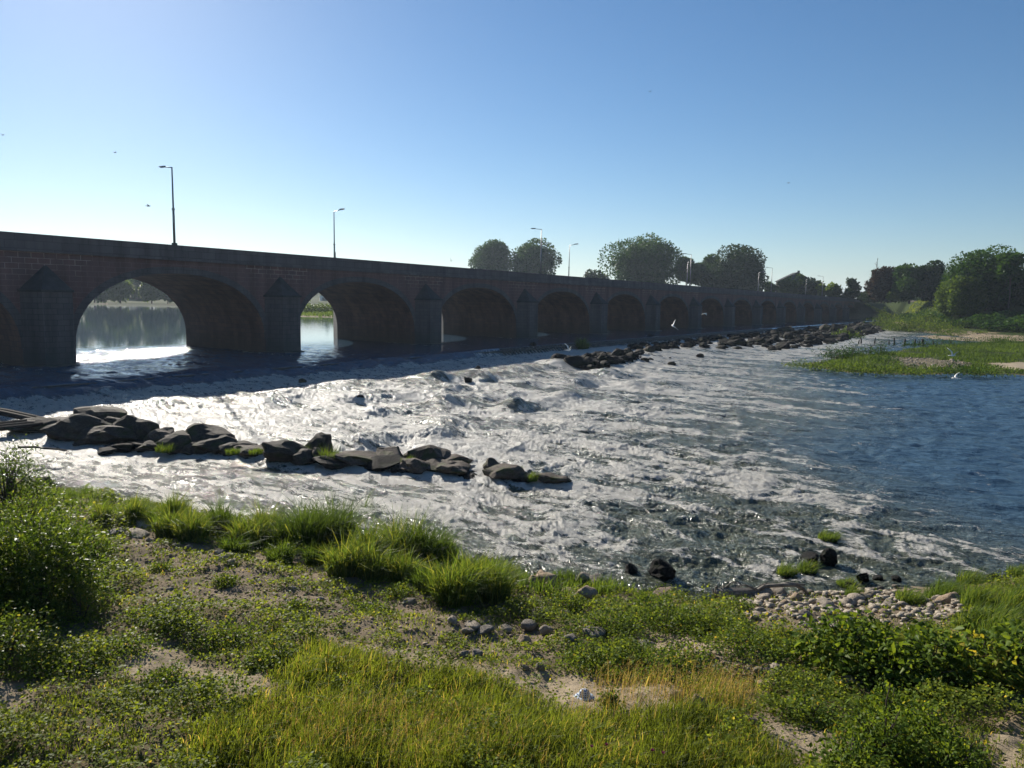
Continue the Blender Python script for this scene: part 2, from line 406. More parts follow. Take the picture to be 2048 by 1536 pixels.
def ground_h(x, y):
    x = np.asarray(x, float); y = np.asarray(y, float)
    p, t = pt_of(x, y)
    L = level(p)
    D = t_shore(p) + 0.8 * fbm(p * 0.5, t * 0.5, 3, 5) - t
    near = np.where(D > 0, np.interp(D, [0, 1.2, 3, 6, 10, 16, 25, 60], [0.0, 0.28, 0.6, 1.0, 1.45, 2.0, 2.6, 3.2]), np.maximum(0.35 * D, -1.4)) + L
    bank = np.interp(y, [-3, 0.4, 2.0, 6.6, 9.0], [6.1, 6.1, 5.3, 2.5, -2.0])
    near = np.where(D > -2, np.maximum(near, bank), near)
    E = t - (np.interp(p, FAR_P, FAR_T) + 4 * fbm(p * 0.05, t * 0.05, 3, 9))
    up = np.clip((15 - p) / 30, 0, 1)
    far = np.where(E > 0, np.interp(E, [0, 4, 30, 45, 62, 70, 900], [0, 0.35, 1.2, 2.4, 8.3, 8.9, 10]), np.maximum(0.15 * E, -1.4)) + L
    # embankment that carries the road off the end of the bridge
    ramp = np.where(t > 318, 8.9 - 0.55 * np.clip(np.abs(p + 7) - 9, 0, 40), -5)
    far = np.maximum(far, ramp)
    h = np.maximum(near, far)
    s = poly_sd(x, y, ISLAND) + 1.5 * fbm(x * 0.12, y * 0.12, 3, 3)
    h = np.maximum(h, np.interp(s, [-6, 0, 3, 12], [-1.4, 0.0, 0.35, 0.5]))
    s = poly_sd(x, y, SPIT); h = np.maximum(h, np.interp(s, [-8, 0, 4], [-1.4, -0.05, 0.14]))
    s = poly_sd(x, y, UPBANK) + 6 * fbm(x * 0.02, y * 0.02, 3, 4); h = np.maximum(h, np.interp(s, [-10, 0, 4, 30, 60, 600], [-1.4, 1.55, 2.3, 3.6, 4, 6]))
    s = poly_sd(x, y, UPISLE) + 3 * fbm(x * 0.05, y * 0.05, 3, 6); h = np.maximum(h, np.interp(s, [-6, 0, 8, 20], [-1.4, 1.55, 1.9, 2.1]))
    rr = np.hypot(x, y)
    am = ss(0.0, 0.4, h - L)
    h = h + am * (0.20 * fbm(x * 0.55, y * 0.55, 4, 11) + 0.05 * fbm(x * 3, y * 3, 3, 12) * (rr < 60))
    return h
def on_ground(u, v, dmax=400.0):
    """where the sight line through a photo pixel meets the terrain (authoring aid)"""
    r = ray(u, v); rh = math.hypot(r[0], r[1])
    d = np.geomspace(3.0, dmax, 900); x = r[0] / rh * d; y = r[1] / rh * d; z = CAM_H + r[2] / rh * d
    g = ground_h(x, y); k = np.argmax(z < g) if np.any(z < g) else len(d) - 1
    return np.array([x[k], y[k], g[k]])
def g_poly(pts): return [tuple(on_ground(u, v)[:2]) for u, v in pts]
def gz(x, y): return float(ground_h(np.array([x]), np.array([y]))[0])

PATHS = [g_poly(q) for q in (
    [(560,1235),(700,1290),(830,1300),(930,1330),(1100,1345),(1350,1370),(1420,1420),(1250,1425),(1100,1400),(1010,1360),(880,1335),(700,1300)],
    [(225,1290),(330,1285),(400,1330),(540,1345),(560,1400),(470,1395),(330,1385),(240,1350)],
    [(1480,1430),(1620,1450),(1720,1500),(1700,1536),(1560,1510)],
    [(1960,1470),(2060,1440),(2060,1545),(1990,1545)], [(-20,1370),(45,1375),(50,1420),(-20,1430)],
    [(1290,1250),(1560,1330),(1560,1370),(1380,1330),(1230,1290)],[(1000,1330),(1180,1350),(1440,1430),(1300,1440),(1130,1425)])]
THIN = [g_poly(q) for q in (
    [(250,1060),(420,1080),(640,1130),(860,1200),(1100,1260),(1130,1330),(900,1310),(700,1270),(520,1230),(330,1200),(270,1130)],
    [(1420,1200),(1700,1165),(1920,1190),(1930,1250),(1700,1275),(1500,1260)],[(960,1135),(1340,1165),(1340,1215),(1010,1185)])]
GRASSY = [g_poly(q) for q in (
    [(500,1400),(620,1290),(760,1320),(900,1345),(1000,1365),(1120,1425),(1300,1430),(1480,1440),(1600,1536),(1400,1560),(400,1560)],
    [(380,1560),(400,1460),(700,1400),(1000,1420),(1500,1480),(1560,1560)],[(1200,1350),(1480,1380),(1500,1440),(1260,1430)])]

def polar_grid(az, rad):
    A, Rr = np.meshgrid(az, rad); X = Rr * np.sin(A); Y = Rr * np.cos(A)
    n, m = X.shape
    i = np.arange(n * m).reshape(n, m)
    F = np.stack([i[:-1, :-1], i[:-1, 1:], i[1:, 1:], i[1:, :-1]], -1).reshape(-1, 4)
    return X.ravel(), Y.ravel(), F
def compact(V, F, *attrs):
    used = np.zeros(len(V), bool); used[F.ravel()] = True
    idx = np.cumsum(used) - 1
    return (V[used], idx[F]) + tuple(a[used] for a in attrs)

def build_ground():
    az = np.radians(np.concatenate([np.arange(-179, -46, 4.0), np.arange(-46, 46, 0.16), np.arange(46, 180, 4.0), [181.0]]))
    rad = np.concatenate([np.linspace(0.3, 4, 14), np.geomspace(4.2, 900, 900), np.geomspace(930, 6000, 24)])
    x, y, F = polar_grid(az, rad)
    z = ground_h(x, y); p, t = pt_of(x, y); L = level(p)
    keep = (z[F] > L[F] - 0.5).any(1) | ((np.hypot(x, y)[F] > 700).all(1))
    soilpath = np.zeros(len(x)); thin = np.zeros(len(x))
    wob = 0.25 * fbm(x * 1.2, y * 1.2, 3, 21)
    nr = np.hypot(x, y) < 60
    for q in PATHS: soilpath[nr] = np.maximum(soilpath[nr], ss(-0.25, 0.25, poly_sd(x[nr], y[nr], q) + wob[nr]))
    for q in THIN: thin[nr] = np.maximum(thin[nr], ss(-0.3, 0.3, poly_sd(x[nr], y[nr], q) + wob[nr]))
    far = np.hypot(x, y) > 75
    upb = poly_sd(x, y, UPBANK) > -8
    sandfar = ((z - L) < 0.9 + 0.5 * fbm(x * 0.05, y * 0.05, 3, 31)) & far & ~upb
    isl = poly_sd(x, y, ISLAND) > -1
    gravpatch = np.zeros(len(x))
    gp = px_poly([(1770,714),(1850,718),(1930,724),(1955,735),(1880,737),(1800,731)], 0.4); gravpatch = ss(-1, 1, poly_sd(x, y, gp) + 2 * fbm(x * 0.3, y * 0.3, 3, 8))
    sp = px_poly([(1960,728),(2048,725),(2100,728),(2100,740),(1990,738)], 0.4); sandp = ss(-1, 1, poly_sd(x, y, sp) + 2 * fbm(x * 0.3, y * 0.3, 3, 8))
    sand = np.clip(soilpath * 0.62 + sandfar * 0.45, 0, 1)
    green = np.where(far, np.where(sandfar, 0.0, 1.0), np.clip(0.35 - soilpath - thin * 0.3 + 0.5 * fbm(x * 0.9, y * 0.9, 3, 14), 0, 1))
    green = np.where(isl, 1.0, green); sand = np.where(isl, sandp, sand); green = np.where(isl, green - sandp - gravpatch * .5, green)
    green = np.where(z - L < 0.12, green * 0.3, green)
    grav = np.clip(np.where(isl, gravpatch * .3, thin * 0.25) , 0, 1)
    mask = np.stack([sand, np.clip(green, 0, 1), grav], 1)
    V, F2, mask = compact(np.stack([x, y, z], 1), F[keep], mask)
    me = np_mesh('ground', V, F2, True, {'mask': mask})
    return tag(link_mesh('ground', me, M['ground']), kind='structure')
build_ground()

# ------------------------------------------------------------------ rocks (shapes)
def rock_mesh(name, seed, sub=3, cuts=9, flat=0.75, rough=0.08, sharp=True):
    rnd = random.Random(seed); bm = bmesh.new()
    bmesh.ops.create_icosphere(bm, subdivisions=sub, radius=1.0)
    planes = []
    for _ in range(cuts):
        n = Vector((rnd.gauss(0, 1), rnd.gauss(0, 1), rnd.gauss(0, 0.8))).normalized()
        planes.append((n, rnd.uniform(0.55, 0.85)))
    for v in bm.verts:
        c = v.co.copy()
        for n, d in planes:
            k = c.dot(n) - d
            if k > 0: c -= n * k * (0.97 if sharp else 0.75)
        r = 1 + rough * (math.sin(c.x * 5.1 + seed) * math.cos(c.y * 4.3 + seed * 2) + 0.6 * math.sin(c.z * 9 + c.x * 7)) + rnd.uniform(-1, 1) * rough * 0.25
        v.co = Vector((c.x * r * 1.2, c.y * r, c.z * r * flat)) * 1.15
    me = bpy.data.meshes.new(name); bm.to_mesh(me); bm.free()
    for q in me.polygons: q.use_smooth = not sharp
    if sharp:
        try: me.shade_auto_smooth = None
        except Exception: pass
    return me
def rock_set(mat, n, seed, **kw):
    out = []
    for i in range(n):
        me = rock_mesh('rock', seed + i, **kw); me.materials.append(M[mat]); out.append(me)
    return out
RK = {'dark': rock_set('rock_dark', 6, 10, cuts=16, rough=.10), 'grey': rock_set('rock_grey', 6, 30, cuts=16, rough=.10),
      'pale': rock_set('rock_pale', 7, 50, cuts=15, sharp=False, rough=0.09, flat=.6), 'tan': rock_set('rock_tan', 5, 70, cuts=15, sharp=False, rough=0.09, flat=.65),
      'bank': rock_set('rock_bank', 5, 110, cuts=15, sharp=False, rough=.09, flat=.65),
      'wet': rock_set('rock_wet', 5, 90, cuts=12)}
_rr = random.Random(5)
ROCKS = []
def rock(kind, x, y, z, w, h=None, d=None, name='rock', label=None, group=None, cat='rock', tilt=0.25, rz=None):
    me = _rr.choice(RK[kind]); o = link_mesh(name, me)
    h = h if h is not None else w * 0.6; d = d if d is not None else w * 0.75
    o.scale = (w / 2.5, d / 2.1, h / 1.6)
    o.rotation_euler = (_rr.uniform(-tilt, tilt), _rr.uniform(-tilt, tilt), _rr.uniform(0, 6.28) if rz is None else rz)
    o.location = (x, y, z)
    if label: tag(o, label, cat, group)
    ROCKS.append((x, y, w, kind)); return o

# groyne: a row of boulders running downstream.  photo x, photo y of the foot, width px, height px, tone
GROYNE = [(75,868,60,26,'dark'),(108,868,62,30,'dark'),(165,885,78,48,'dark'),(200,850,66,30,'dark'),(232,868,40,34,'dark'),(215,893,70,34,'dark'),(262,885,56,48,'dark'),(285,886,42,42,'dark'),
 (243,905,30,16,'wet'),(210,910,26,12,'wet'),(272,902,28,16,'wet'),(325,893,36,40,'grey'),(300,905,30,20,'dark'),(360,908,54,40,'dark'),(410,905,58,56,'dark'),(390,912,32,24,'dark'),(440,912,42,40,'dark'),
 (470,915,40,30,'dark'),(500,918,40,30,'grey'),(525,912,30,22,'grey'),(548,915,30,28,'grey'),(575,932,66,46,'dark'),(612,934,40,34,'dark'),(640,915,36,48,'dark'),(634,930,26,36,'grey'),(668,938,48,26,'dark'),
 (712,935,62,34,'grey'),(735,928,36,28,'grey'),(762,945,46,30,'wet'),(780,928,42,38,'grey'),(795,946,20,16,'dark'),(820,948,34,18,'dark'),(840,928,32,30,'grey'),(838,950,40,34,'grey'),(868,938,50,52,'grey'),(874,950,40,32,'grey'),
 (912,940,38,36,'grey'),(908,954,46,34,'grey'),(935,962,26,14,'wet'),(985,950,38,36,'grey'),(1015,965,56,42,'grey'),(1050,968,34,22,'dark'),(1105,972,38,28,'grey')]
_g = sorted(GROYNE, key=lambda q: q[0])
_lw = {'dark': 'dark angular boulder', 'grey': 'grey-brown boulder', 'wet': 'low wet black rock'}
GROYNE_W = []
for i, (u, v, wp, hp, k) in enumerate(_g):
    zb = 0.3
    for _ in range(4): zb = float(level(pt_of(*at_z(u, v, zb)[:2])[0])) + .03
    c = at_z(u, v, zb); dist = math.hypot(c[0], c[1]); w = wp * dist / FPX * (2.15 if 290 < u < 950 else 1.8); h = hp * dist / FPX * 1.15
    size = 'huge ' if wp > 64 else ('small ' if wp < 32 else '')
    lab = f"{size}{_lw[k]}, {ordn(i)} from the left in the midstream boulder row"
    back = w * 0.28; c = c + np.array([c[0], c[1], 0]) / dist * back
    rock(k, c[0], c[1], zb + h * 0.26, w, h, w * 0.8, 'boulder', lab, 'boulders of the midstream row', 'boulder', 0.2)
    GROYNE_W.append((c[0], c[1], w))

# belt of dark rocks below the weir, far side
rs = np.random.RandomState(11)
FARR = []
def add_far(n, plo, phi, tlo, thi, smin, smax, dmin):
    tries = 0; k = 0
    while k < n and tries < n * 60:
        tries += 1
        t = rs.uniform(tlo, thi); p = rs.uniform(plo(t), phi(t)); s = rs.uniform(smin, smax)
        if all((p - a) ** 2 + (t - b) ** 2 > (dmin * (s + c) * 0.5) ** 2 for a, b, c in FARR[-120:]): FARR.append((p, t, s)); k += 1
add_far(44, lambda t: np.interp(t, [40, 50, 62], [24, 22.5, 21]), lambda t: np.interp(t, [40, 50, 62], [28, 27.5, 24]), 41, 62, 1.3, 3.0, 0.7)
add_far(8, lambda t: 19.5, lambda t: 24.0, 66, 84, 1.5, 2.8, 1.0)
add_far(66, lambda t: np.interp(t, [80, 120, 160], [17, 15.5, 15]), lambda t: np.interp(t, [80, 95, 120, 160], [25, 32.5, 34, 32]), 80, 150, 1.6, 3.4, 0.80)
add_far(44, lambda t: 14.8, lambda t: np.interp(t, [150, 200, 250], [32, 30, 25]), 150, 262, 2.0, 4.2, 0.8)
for (u, v, s) in [(955,745,1.0),(935,762,.8),(660,776,.8),(605,772,.7),(550,795,.7),(720,797,.7),(610,792,.6),(1065,708,1.0),(1290,722,1.2),(1345,725,1.1),(1400,712,1.2),(1265,698,1.8),(1290,697,2.0),(1300,685,1.4)]:
    c = at_z(u, v, 0.5); p, t = pt_of(c[0], c[1]); FARR.append((p, t, s * 1.1))
cells = {}
for q in FARR:
    p, t, s = q; bay = int(min(13, max(0, round(t / BAY)))); row = 'nearest the weir' if p < 20 else ('mid-belt' if p < 26 else 'at the downstream edge')
    cells.setdefault((bay, row), []).append(q)
for (bay, row), qs in cells.items():
    scr = []
    for q in qs:
        x, y = world_of(q[0], q[1]); scr.append((x / y, q, x, y))
    scr.sort(key=lambda a: a[0])
    for i, (_, (p, t, s), x, y) in enumerate(scr):
        zb = float(level(p)) + 0.02
        pl = f"below {ordn(bay)} bridge pier"; row2 = {'nearest the weir': 'nearest weir', 'mid-belt': 'mid-belt', 'at the downstream edge': 'on downstream edge'}[row]
        which = 'lone dark rock' if len(scr) == 1 else f"{ordn(i)} dark rock from the left"
        rock('wet' if rs.rand() < 0.85 else 'dark', x, y, zb + s * 0.06, s * rs.uniform(.85, 1.15), s * rs.uniform(.45, .7), s * .85, 'rock', f"{which}, {row2}, {pl}", 'dark rocks of the belt below the weir')

# rocks at the water's edge, near bank
EDGE = [(1325,1152,58,36,'wet','round black rock with foam behind it off the near bank'),(1262,1145,34,20,'wet','small black rock left of the round black rock offshore'),
 (1320,1178,16,10,'wet','tiny wet stone just offshore right of the round black rock'),(1333,1177,12,8,'wet','tiniest wet stone just offshore by the round black rock'),
 (1658,1120,36,24,'wet','black rock behind the three grass tussocks in the water'),(1620,1118,44,14,'wet','low black rock washed by foam behind the tussocks'),(1727,1160,26,16,'wet','black rock offshore right of the tussocks'),
 (1755,1158,20,10,'wet','flat wet rock awash, left of the two offshore'),(1792,1160,24,10,'wet','flat wet rock awash, right of the two offshore'),
 (1985,1160,26,12,'wet','dark rock beside the tussock near the right edge of the river'),
 (85,985,46,36,'grey','dark rounded rock behind the left bushes at the waterline'),(120,995,52,26,'grey','long low rock at the waterline behind the left bushes'),(192,1000,44,22,'grey','low pointed rock at the waterline left of the reeds'),(160,1004,40,18,'grey','flat rock at the waterline between two taller ones on the left')]
for u, v, wp, hp, k, lab in EDGE:
    c = at_z(u, v, 0.05); dist = math.hypot(c[0], c[1]); w = wp * dist / FPX; h = hp * dist / FPX
    rock(k, c[0], c[1], h * .3 + .02, w, h * 1.4, w * .85, 'rock', lab, None, 'rock')

# stones of the near bank
BANKST = [(1080,1165,40,28,'tan'),(1050,1150,44,24,'grey'),(1030,1148,34,24,'grey'),(1068,1168,34,22,'tan'),(1092,1170,44,32,'tan'),(1170,1170,36,34,'pale'),(1195,1175,52,34,'grey'),(1225,1162,34,22,'tan'),(1210,1150,30,10,'pale'),
 (1172,1195,48,28,'tan'),(1095,1180,18,22,'tan'),(1240,1160,20,14,'pale'),(1110,1140,60,16,'grey'),(1130,1135,50,14,'grey'),(1140,1150,50,14,'pale'),(1105,1130,26,22,'grey'),(1330,1195,60,22,'tan'),(1020,1160,46,20,'tan'),
 (1048,1290,40,26,'tan'),(1092,1270,30,22,'pale'),(970,1265,40,18,'grey'),(1010,1262,30,14,'pale'),(905,1245,28,16,'pale'),(945,1255,44,16,'pale'),(935,1265,26,12,'pale'),(1000,1230,30,20,'grey'),(1080,1235,44,20,'pale'),(1060,1255,40,22,'grey'),(1080,1225,26,16,'tan'),
 (1130,1232,22,14,'tan'),(930,1312,24,18,'pale'),(955,1315,30,18,'grey'),(1050,1340,18,14,'pale'),(1080,1340,24,18,'grey'),(1232,1285,16,14,'tan'),(1190,1270,60,20,'grey'),(1290,1295,40,18,'grey'),
 (1556,1355,40,36,'pale'),(1560,1365,44,24,'tan'),(1535,1350,22,16,'grey'),(1516,1348,24,18,'grey'),(1498,1342,14,10,'pale'),(1625,1362,26,18,'pale'),(1700,1370,40,18,'grey'),(1683,1372,20,12,'grey'),(1720,1362,20,10,'pale'),(1540,1375,50,14,'tan'),
 (1395,1425,40,46,'tan'),(1350,1400,40,24,'tan'),(1375,1410,24,14,'tan'),(1500,1445,40,18,'pale'),(1630,1450,24,12,'pale'),(1700,1508,40,20,'tan'),
 (276,1072,46,12,'pale'),(232,1068,40,12,'grey'),(300,1055,70,10,'pale'),(300,1085,16,8,'pale'),(450,1120,34,10,'pale'),(465,1130,26,10,'pale'),(340,1180,16,6,'pale'),(640,1200,16,8,'pale'),(585,1180,20,8,'pale'),(378,1100,18,10,'grey'),(352,1093,18,8,'grey'),(440,1108,24,10,'grey'),(735,1215,22,10,'grey'),(700,1185,30,14,'grey'),(690,1300,20,12,'tan'),(820,1205,30,12,'pale'),(1140,1280,30,14,'grey')]
_bs = sorted(BANKST, key=lambda q: q[0])
_sh = {'pale': 'pale', 'tan': 'tan', 'grey': 'grey'}
rows = {}
for q in _bs:
    band = 'at the water edge of the near bank' if q[1] < 1200 and q[0] > 900 else ('beside the sandy path' if q[1] > 1320 else ('on the left part of the bank' if q[0] < 880 else 'on the bare slope mid-bank'))
    rows.setdefault((q[4], band), []).append(q)
for (tone, band), qs in rows.items():
    for i, (u, v, wp, hp, k) in enumerate(qs):
        c = on_ground(u, v); dist = math.hypot(c[0], c[1]); w = wp * dist / FPX * 1.05; h = hp * dist / FPX * 1.25
        lab = (f"{ordn(i)} {tone} stone from the left {band}") if len(qs) > 1 else f"only {tone} stone {band}"
        rock('bank' if k == 'grey' else k, c[0], c[1], c[2] + h * .22, w, max(h, w * .35), w * .8, 'stone', lab, f"stones {band}", 'stone', 0.2)
# cobble shore on the right
COB = g_poly([(1425,1212),(1445,1192),(1520,1186),(1600,1178),(1660,1160),(1700,1160),(1760,1180),(1830,1185),(1930,1190),(1935,1235),(1900,1255),(1800,1262),(1700,1255),(1600,1250),(1490,1240),(1450,1225)])
cx = [q[0] for q in COB]; cy = [q[1] for q in COB]; cob = []
tries = 0
while len(cob) < 92 and tries < 20000:
    tries += 1; x = rs.uniform(min(cx), max(cx)); y = rs.uniform(min(cy), max(cy)); s = 0.13 + 0.30 * rs.rand() ** 1.8
    if len(cob) < 16: s = rs.uniform(.36, .6)
    if not in_poly(np.array([x]), np.array([y]), COB)[0]: continue
    if all((x - a) ** 2 + (y - b) ** 2 > (0.42 * (s + c)) ** 2 for a, b, c in cob): cob.append((x, y, s))
def rowname(y0, x0):
    v = t_shore(pt_of(x0, y0)[0]) - pt_of(x0, y0)[1]
    return 'nearest the water' if v < 0.7 else ('in the middle' if v < 1.7 else 'nearest the bushes')
cc = {}
for x, y, s in cob: cc.setdefault((rowname(y, x), 'large' if s > .34 else 'small'), []).append((x / y, x, y, s))
for (rn, sz), qs in cc.items():
    qs.sort()
    for i, (_, x, y, s) in enumerate(qs):
        z = gz(x, y); rock('pale' if rs.rand() < .8 else 'tan', x, y, z + s * .12, s, s * rs.uniform(.5, .75), s * rs.uniform(.65, .9), 'cobble', f"{ordn(i)} {sz} pale cobble from the left {rn} of the stony shore", 'cobbles of the stony shore', 'stone', .35)

# loose gravel and pebbles: uncountable
def scatter_pebbles(name, polys, n, smin, smax, mat, seed, hoff=0.2, pw=2.5, label=None):
    r = np.random.RandomState(seed)
    bases = []
    for k in range(4):
        m = rock_mesh('tmp', 200 + k, sub=1, cuts=6, flat=.6, sharp=False)
        v = np.empty(len(m.vertices) * 3); m.vertices.foreach_get('co', v); f = np.empty(len(m.polygons) * 3, np.int32); m.polygons.foreach_get('vertices', f)
        bases.append((v.reshape(-1, 3), f.reshape(-1, 3))); bpy.data.meshes.remove(m)
    X = []; Y = []
    for poly, frac in polys:
        px = np.array(poly); k = 0; need = int(n * frac)
        lo, hi = px.min(0), px.max(0)
        while k < need:
            q = r.uniform(lo, hi, (need * 2, 2)); q = q[in_poly(q[:, 0], q[:, 1], poly)][:need - k]; q = q + r.randn(len(q), 2) * .22; X.append(q[:, 0]); Y.append(q[:, 1]); k += len(q)
    X = np.concatenate(X); Y = np.concatenate(Y); S = smin + (smax - smin) * r.rand(len(X)) ** pw; Z = ground_h(X, Y) + S * hoff
    V = []; F = []; off = 0
    for i in range(len(X)):
        bv, bf = bases[i & 3]; a = r.rand() * 6.28; c, s = math.cos(a), math.sin(a)
        v = bv * np.array([1, r.uniform(.6, 1), r.uniform(.6, 1)]) * S[i] / 2.4
        V.append(np.stack([v[:, 0] * c - v[:, 1] * s + X[i], v[:, 0] * s + v[:, 1] * c + Y[i], v[:, 2] + Z[i]], 1)); F.append(bf + off); off += len(bv)
    o = link_mesh(name, np_mesh(name, np.concatenate(V), np.concatenate(F), False), M[mat])
    return tag(o, label, 'gravel', kind='stuff')
scatter_pebbles('gravel', [(THIN[0], .55), (THIN[2], .2), (PATHS[5], .25)], 2000, .03, .13, 'rock_tan', 3, label='loose pebbles and gravel scattered over the near bank')
scatter_pebbles('shore_gravel', [(COB, 1)], 2000, .04, .30, 'rock_pale', 6, pw=2.4, label='small pale stones filling the stony shore at right')
scatter_pebbles('island_gravel', [(px_poly([(1770,714),(1850,718),(1930,724),(1955,735),(1880,737),(1800,731)], 0.4), 1)], 420, .12, .45, 'rock_pale', 4, label='patch of pale stones on the grassy island')
FARP = [world_of(a, b) for a, b in [(15, 85), (15, 250), (22, 262), (30, 235), (31, 150), (31, 100), (22, 82)]]
def far_rubble():
    r = np.random.RandomState(8); V = []; F = []; off = 0
    m = rock_mesh('tmp', 300, sub=1, cuts=8, flat=.6); v = np.empty(len(m.vertices) * 3); m.vertices.foreach_get('co', v); f = np.empty(len(m.polygons) * 3, np.int32); m.polygons.foreach_get('vertices', f)
    bv = v.reshape(-1, 3); bf = f.reshape(-1, 3); bpy.data.meshes.remove(m)
    def put(p, t, s):
        nonlocal off
        x, y = world_of(p, t); a = r.rand() * 6.28; c, sn = math.cos(a), math.sin(a); w = bv * np.array([1, .8, r.uniform(.5, .8)]) * s / 2.4
        V.append(np.stack([w[:, 0] * c - w[:, 1] * sn + x, w[:, 0] * sn + w[:, 1] * c + y, w[:, 2] + float(level(p)) + .05], 1)); F.append(bf + off); off += len(bv)
    for _ in range(1000):
        t = r.uniform(82, 285); put(r.uniform(14.6, np.interp(t, [80, 95, 120, 160, 250, 290], [24, 32, 34.5, 32, 27, 22])), t, r.uniform(.9, 2.6))
    for a, b in zip(GROYNE_W[:-1], GROYNE_W[1:]):
        for _ in range(3):
            f = r.rand(); x = a[0] + (b[0] - a[0]) * f + r.uniform(-.3, .3); y = a[1] + (b[1] - a[1]) * f + r.uniform(-.2, .5)
            if math.hypot(b[0] - a[0], b[1] - a[1]) < 3.2: p, t = pt_of(x, y); put(p, t, r.uniform(.7, 1.5))
    for _ in range(60):
        t = r.uniform(41, 63); put(r.uniform(21.5, 28), t, r.uniform(.3, .8))
    return tag(link_mesh('rubble', np_mesh('rubble', np.concatenate(V), np.concatenate(F)), M['rock_wet']), 'small dark rubble between the larger rocks of the river', 'rubble', kind='stuff')
far_rubble()

# ------------------------------------------------------------------ river
def rapids(p, t):
    pe = np.interp(t, [-16, -8, -2, 6, 14, 26, 40, 60, 90, 150, 260], [60, 66, 66, 57, 50, 49, 45, 38, 41, 36, 34])
    wd = np.interp(t, [-16, 0, 30, 60, 260], [9, 12, 16, 10, 7])
    T = ss(20.5, 24.5, p) * (1 - ss(pe - wd * 0.4, pe + wd, p))
    T = T * np.interp(t, [-18, -12, -8, 0, 30, 60, 80, 300], [0.25, 0.5, 0.9, 1.0, 1.0, 0.85, 0.9, 0.8])
    # slack lee of the boulder row and the fast smooth tongue on its near side
    T = T * (1 - 0.65 * ss(1.2, 0.2, np.abs(t + 8.0 - (p - 37) * 0.28 + 1.6) / 2.2) * ss(34, 38, p) * ss(50, 46, p))
    return T
def build_river():
    az = np.radians(np.concatenate([np.arange(-100, -39, 1.5), np.arange(-39, 39, 0.062), np.arange(39, 100, 1.5)]))
    rad = np.concatenate([np.geomspace(9, 150, 900), np.geomspace(150.6, 480, 300), np.geomspace(490, 2500, 40)])
    x, y, F = polar_grid(az, rad)
    keep = (ground_h(x, y) < level(pt_of(x, y)[0]) + 0.25)
    F = F[keep[F].any(1)]
    V, F, = compact(np.stack([x, y, x * 0], 1), F); x, y = V[:, 0], V[:, 1]
    p, t = pt_of(x, y); r = np.hypot(x, y)
    # weir crest line wobble near the drowned left part
    drown = ss(46, 30, t)
    pw = p - drown * (1.2 + 0.9 * fbm(t * 0.35, t * 0, 3, 50)) * ss(8, 13, p)
    L = level(pw); L = L * (1 - drown) + drown * (UP - .85 * ss(10.8, 16.5, p + .8 * fbm(t * .35, t * 0, 3, 50)) - 0.60 * ss(21, 34, p) - 0.15 * ss(34, 60, p))
    T = rapids(p, t)
    wx, wy = p + 1.3 * fbm(p * .25, t * .25, 2, 61), t + 1.3 * fbm(p * .25, t * .25, 2, 62)
    a1 = 1 - np.abs(pn(wx / 4.2, wy / 3.0, 1)) * 2.2
    a2 = 1 - np.abs(pn(wx / 1.7, wy / 1.25, 2)) * 2.2
    a3 = 1 - np.abs(pn(wx / .75, wy / .55, 3)) * 2.0
    a4 = 1 - np.abs(pn(wx / .36, wy / .28, 4)) * 2.2 + .6 * fbm(wx / .2, wy / .16, 2, 4)
    f4 = ss(120, 40, r)
    a5 = (1 - np.abs(pn(wx / .17, wy / .13, 5)) * 2.2) * ss(60, 35, r)
    hT = 0.11 * a1 + 0.075 * a2 + 0.04 * a3 * f4 + 0.03 * a4 * f4 + 0.018 * a5
    calm = 0.10 * pn(wx / 2.8, wy / 1.5, 6) + 0.095 * pn(wx / 1.1, wy / .6, 7) + 0.022 * fbm(wx / .4, wy / .3, 2, 8) * f4
    foot = ss(12.6, 14.2, pw) * (1 - ss(20, 26, p))            # broken water at the foot of the weir
    hf = 0.05 * pn(wx / 1.2, wy / .8, 31) + 0.05 * a4 * f4 + 0.03 * a2
    upst = 1 - ss(-3, 13, p)
    glide = ss(-18, -10, p) * (1 - ss(9, 12.5, p)) * ss(30, 10, np.abs(t - 6))
    calm_amp = np.where(p < 12.5, 0.015 + .15 * ss(-16, 0, p) + .75 * glide, 1.0)
    z = L + T * (hT - 0.08) + (1 - T) * calm * calm_amp + foot * hf
    # standing pillows over sunken stones of the second step
    rb = np.random.RandomState(23)
    hump = np.zeros(len(x))
    for _ in range(46):
        hp, ht, hr = rb.uniform(21.5, 40), rb.uniform(-9, 42), rb.uniform(.8, 1.9)
        m = (np.abs(p - hp) < hr * 4) & (np.abs(t - ht) < hr * 3)
        q = ((p[m] - hp) / hr) ** 2 + ((t[m] - ht) / (hr * 1.35)) ** 2
        hump[m] += rb.uniform(.25, .5) * np.exp(-q) - .22 * np.exp(-(((p[m] - hp - hr * 1.7) / hr) ** 2 + ((t[m] - ht) / (hr * 1.3)) ** 2))
    z += hump * 0.75
    # ---- foam amount
    streak = fbm(p / 20, wy / 1.5, 4, 70) * 1.15 + .35 * fbm(p / 3, wy / .6, 3, 71)
    core = ss(23, 28, p) * (1 - ss(44, 54, p)) * (1 - ss(8, 50, t) * .15)
    macro = fbm(p / 11, wy / 3.2, 4, 81)
    nearz = ss(46, 53, p)
    foam = T * (0.455 + .20 * core - .10 * nearz - .02 * ss(54, 59, p) + nearz * (.34 * (a2 - .5) + .2 * (a1 - .5)) + 0.10 * a1 + 0.13 * a2 + .10 * a3) + (.40 + .55 * ss(4, 22, t)) * T * streak - .07 * T * ss(4, 22, t) + T * macro * (.75 + .35 * nearz) - .25 * np.clip(hump, 0, 1)
    pe = np.interp(t, [-16, 0, 12, 30, 60, 90, 260], [62, 60, 56, 60, 52, 50, 44])
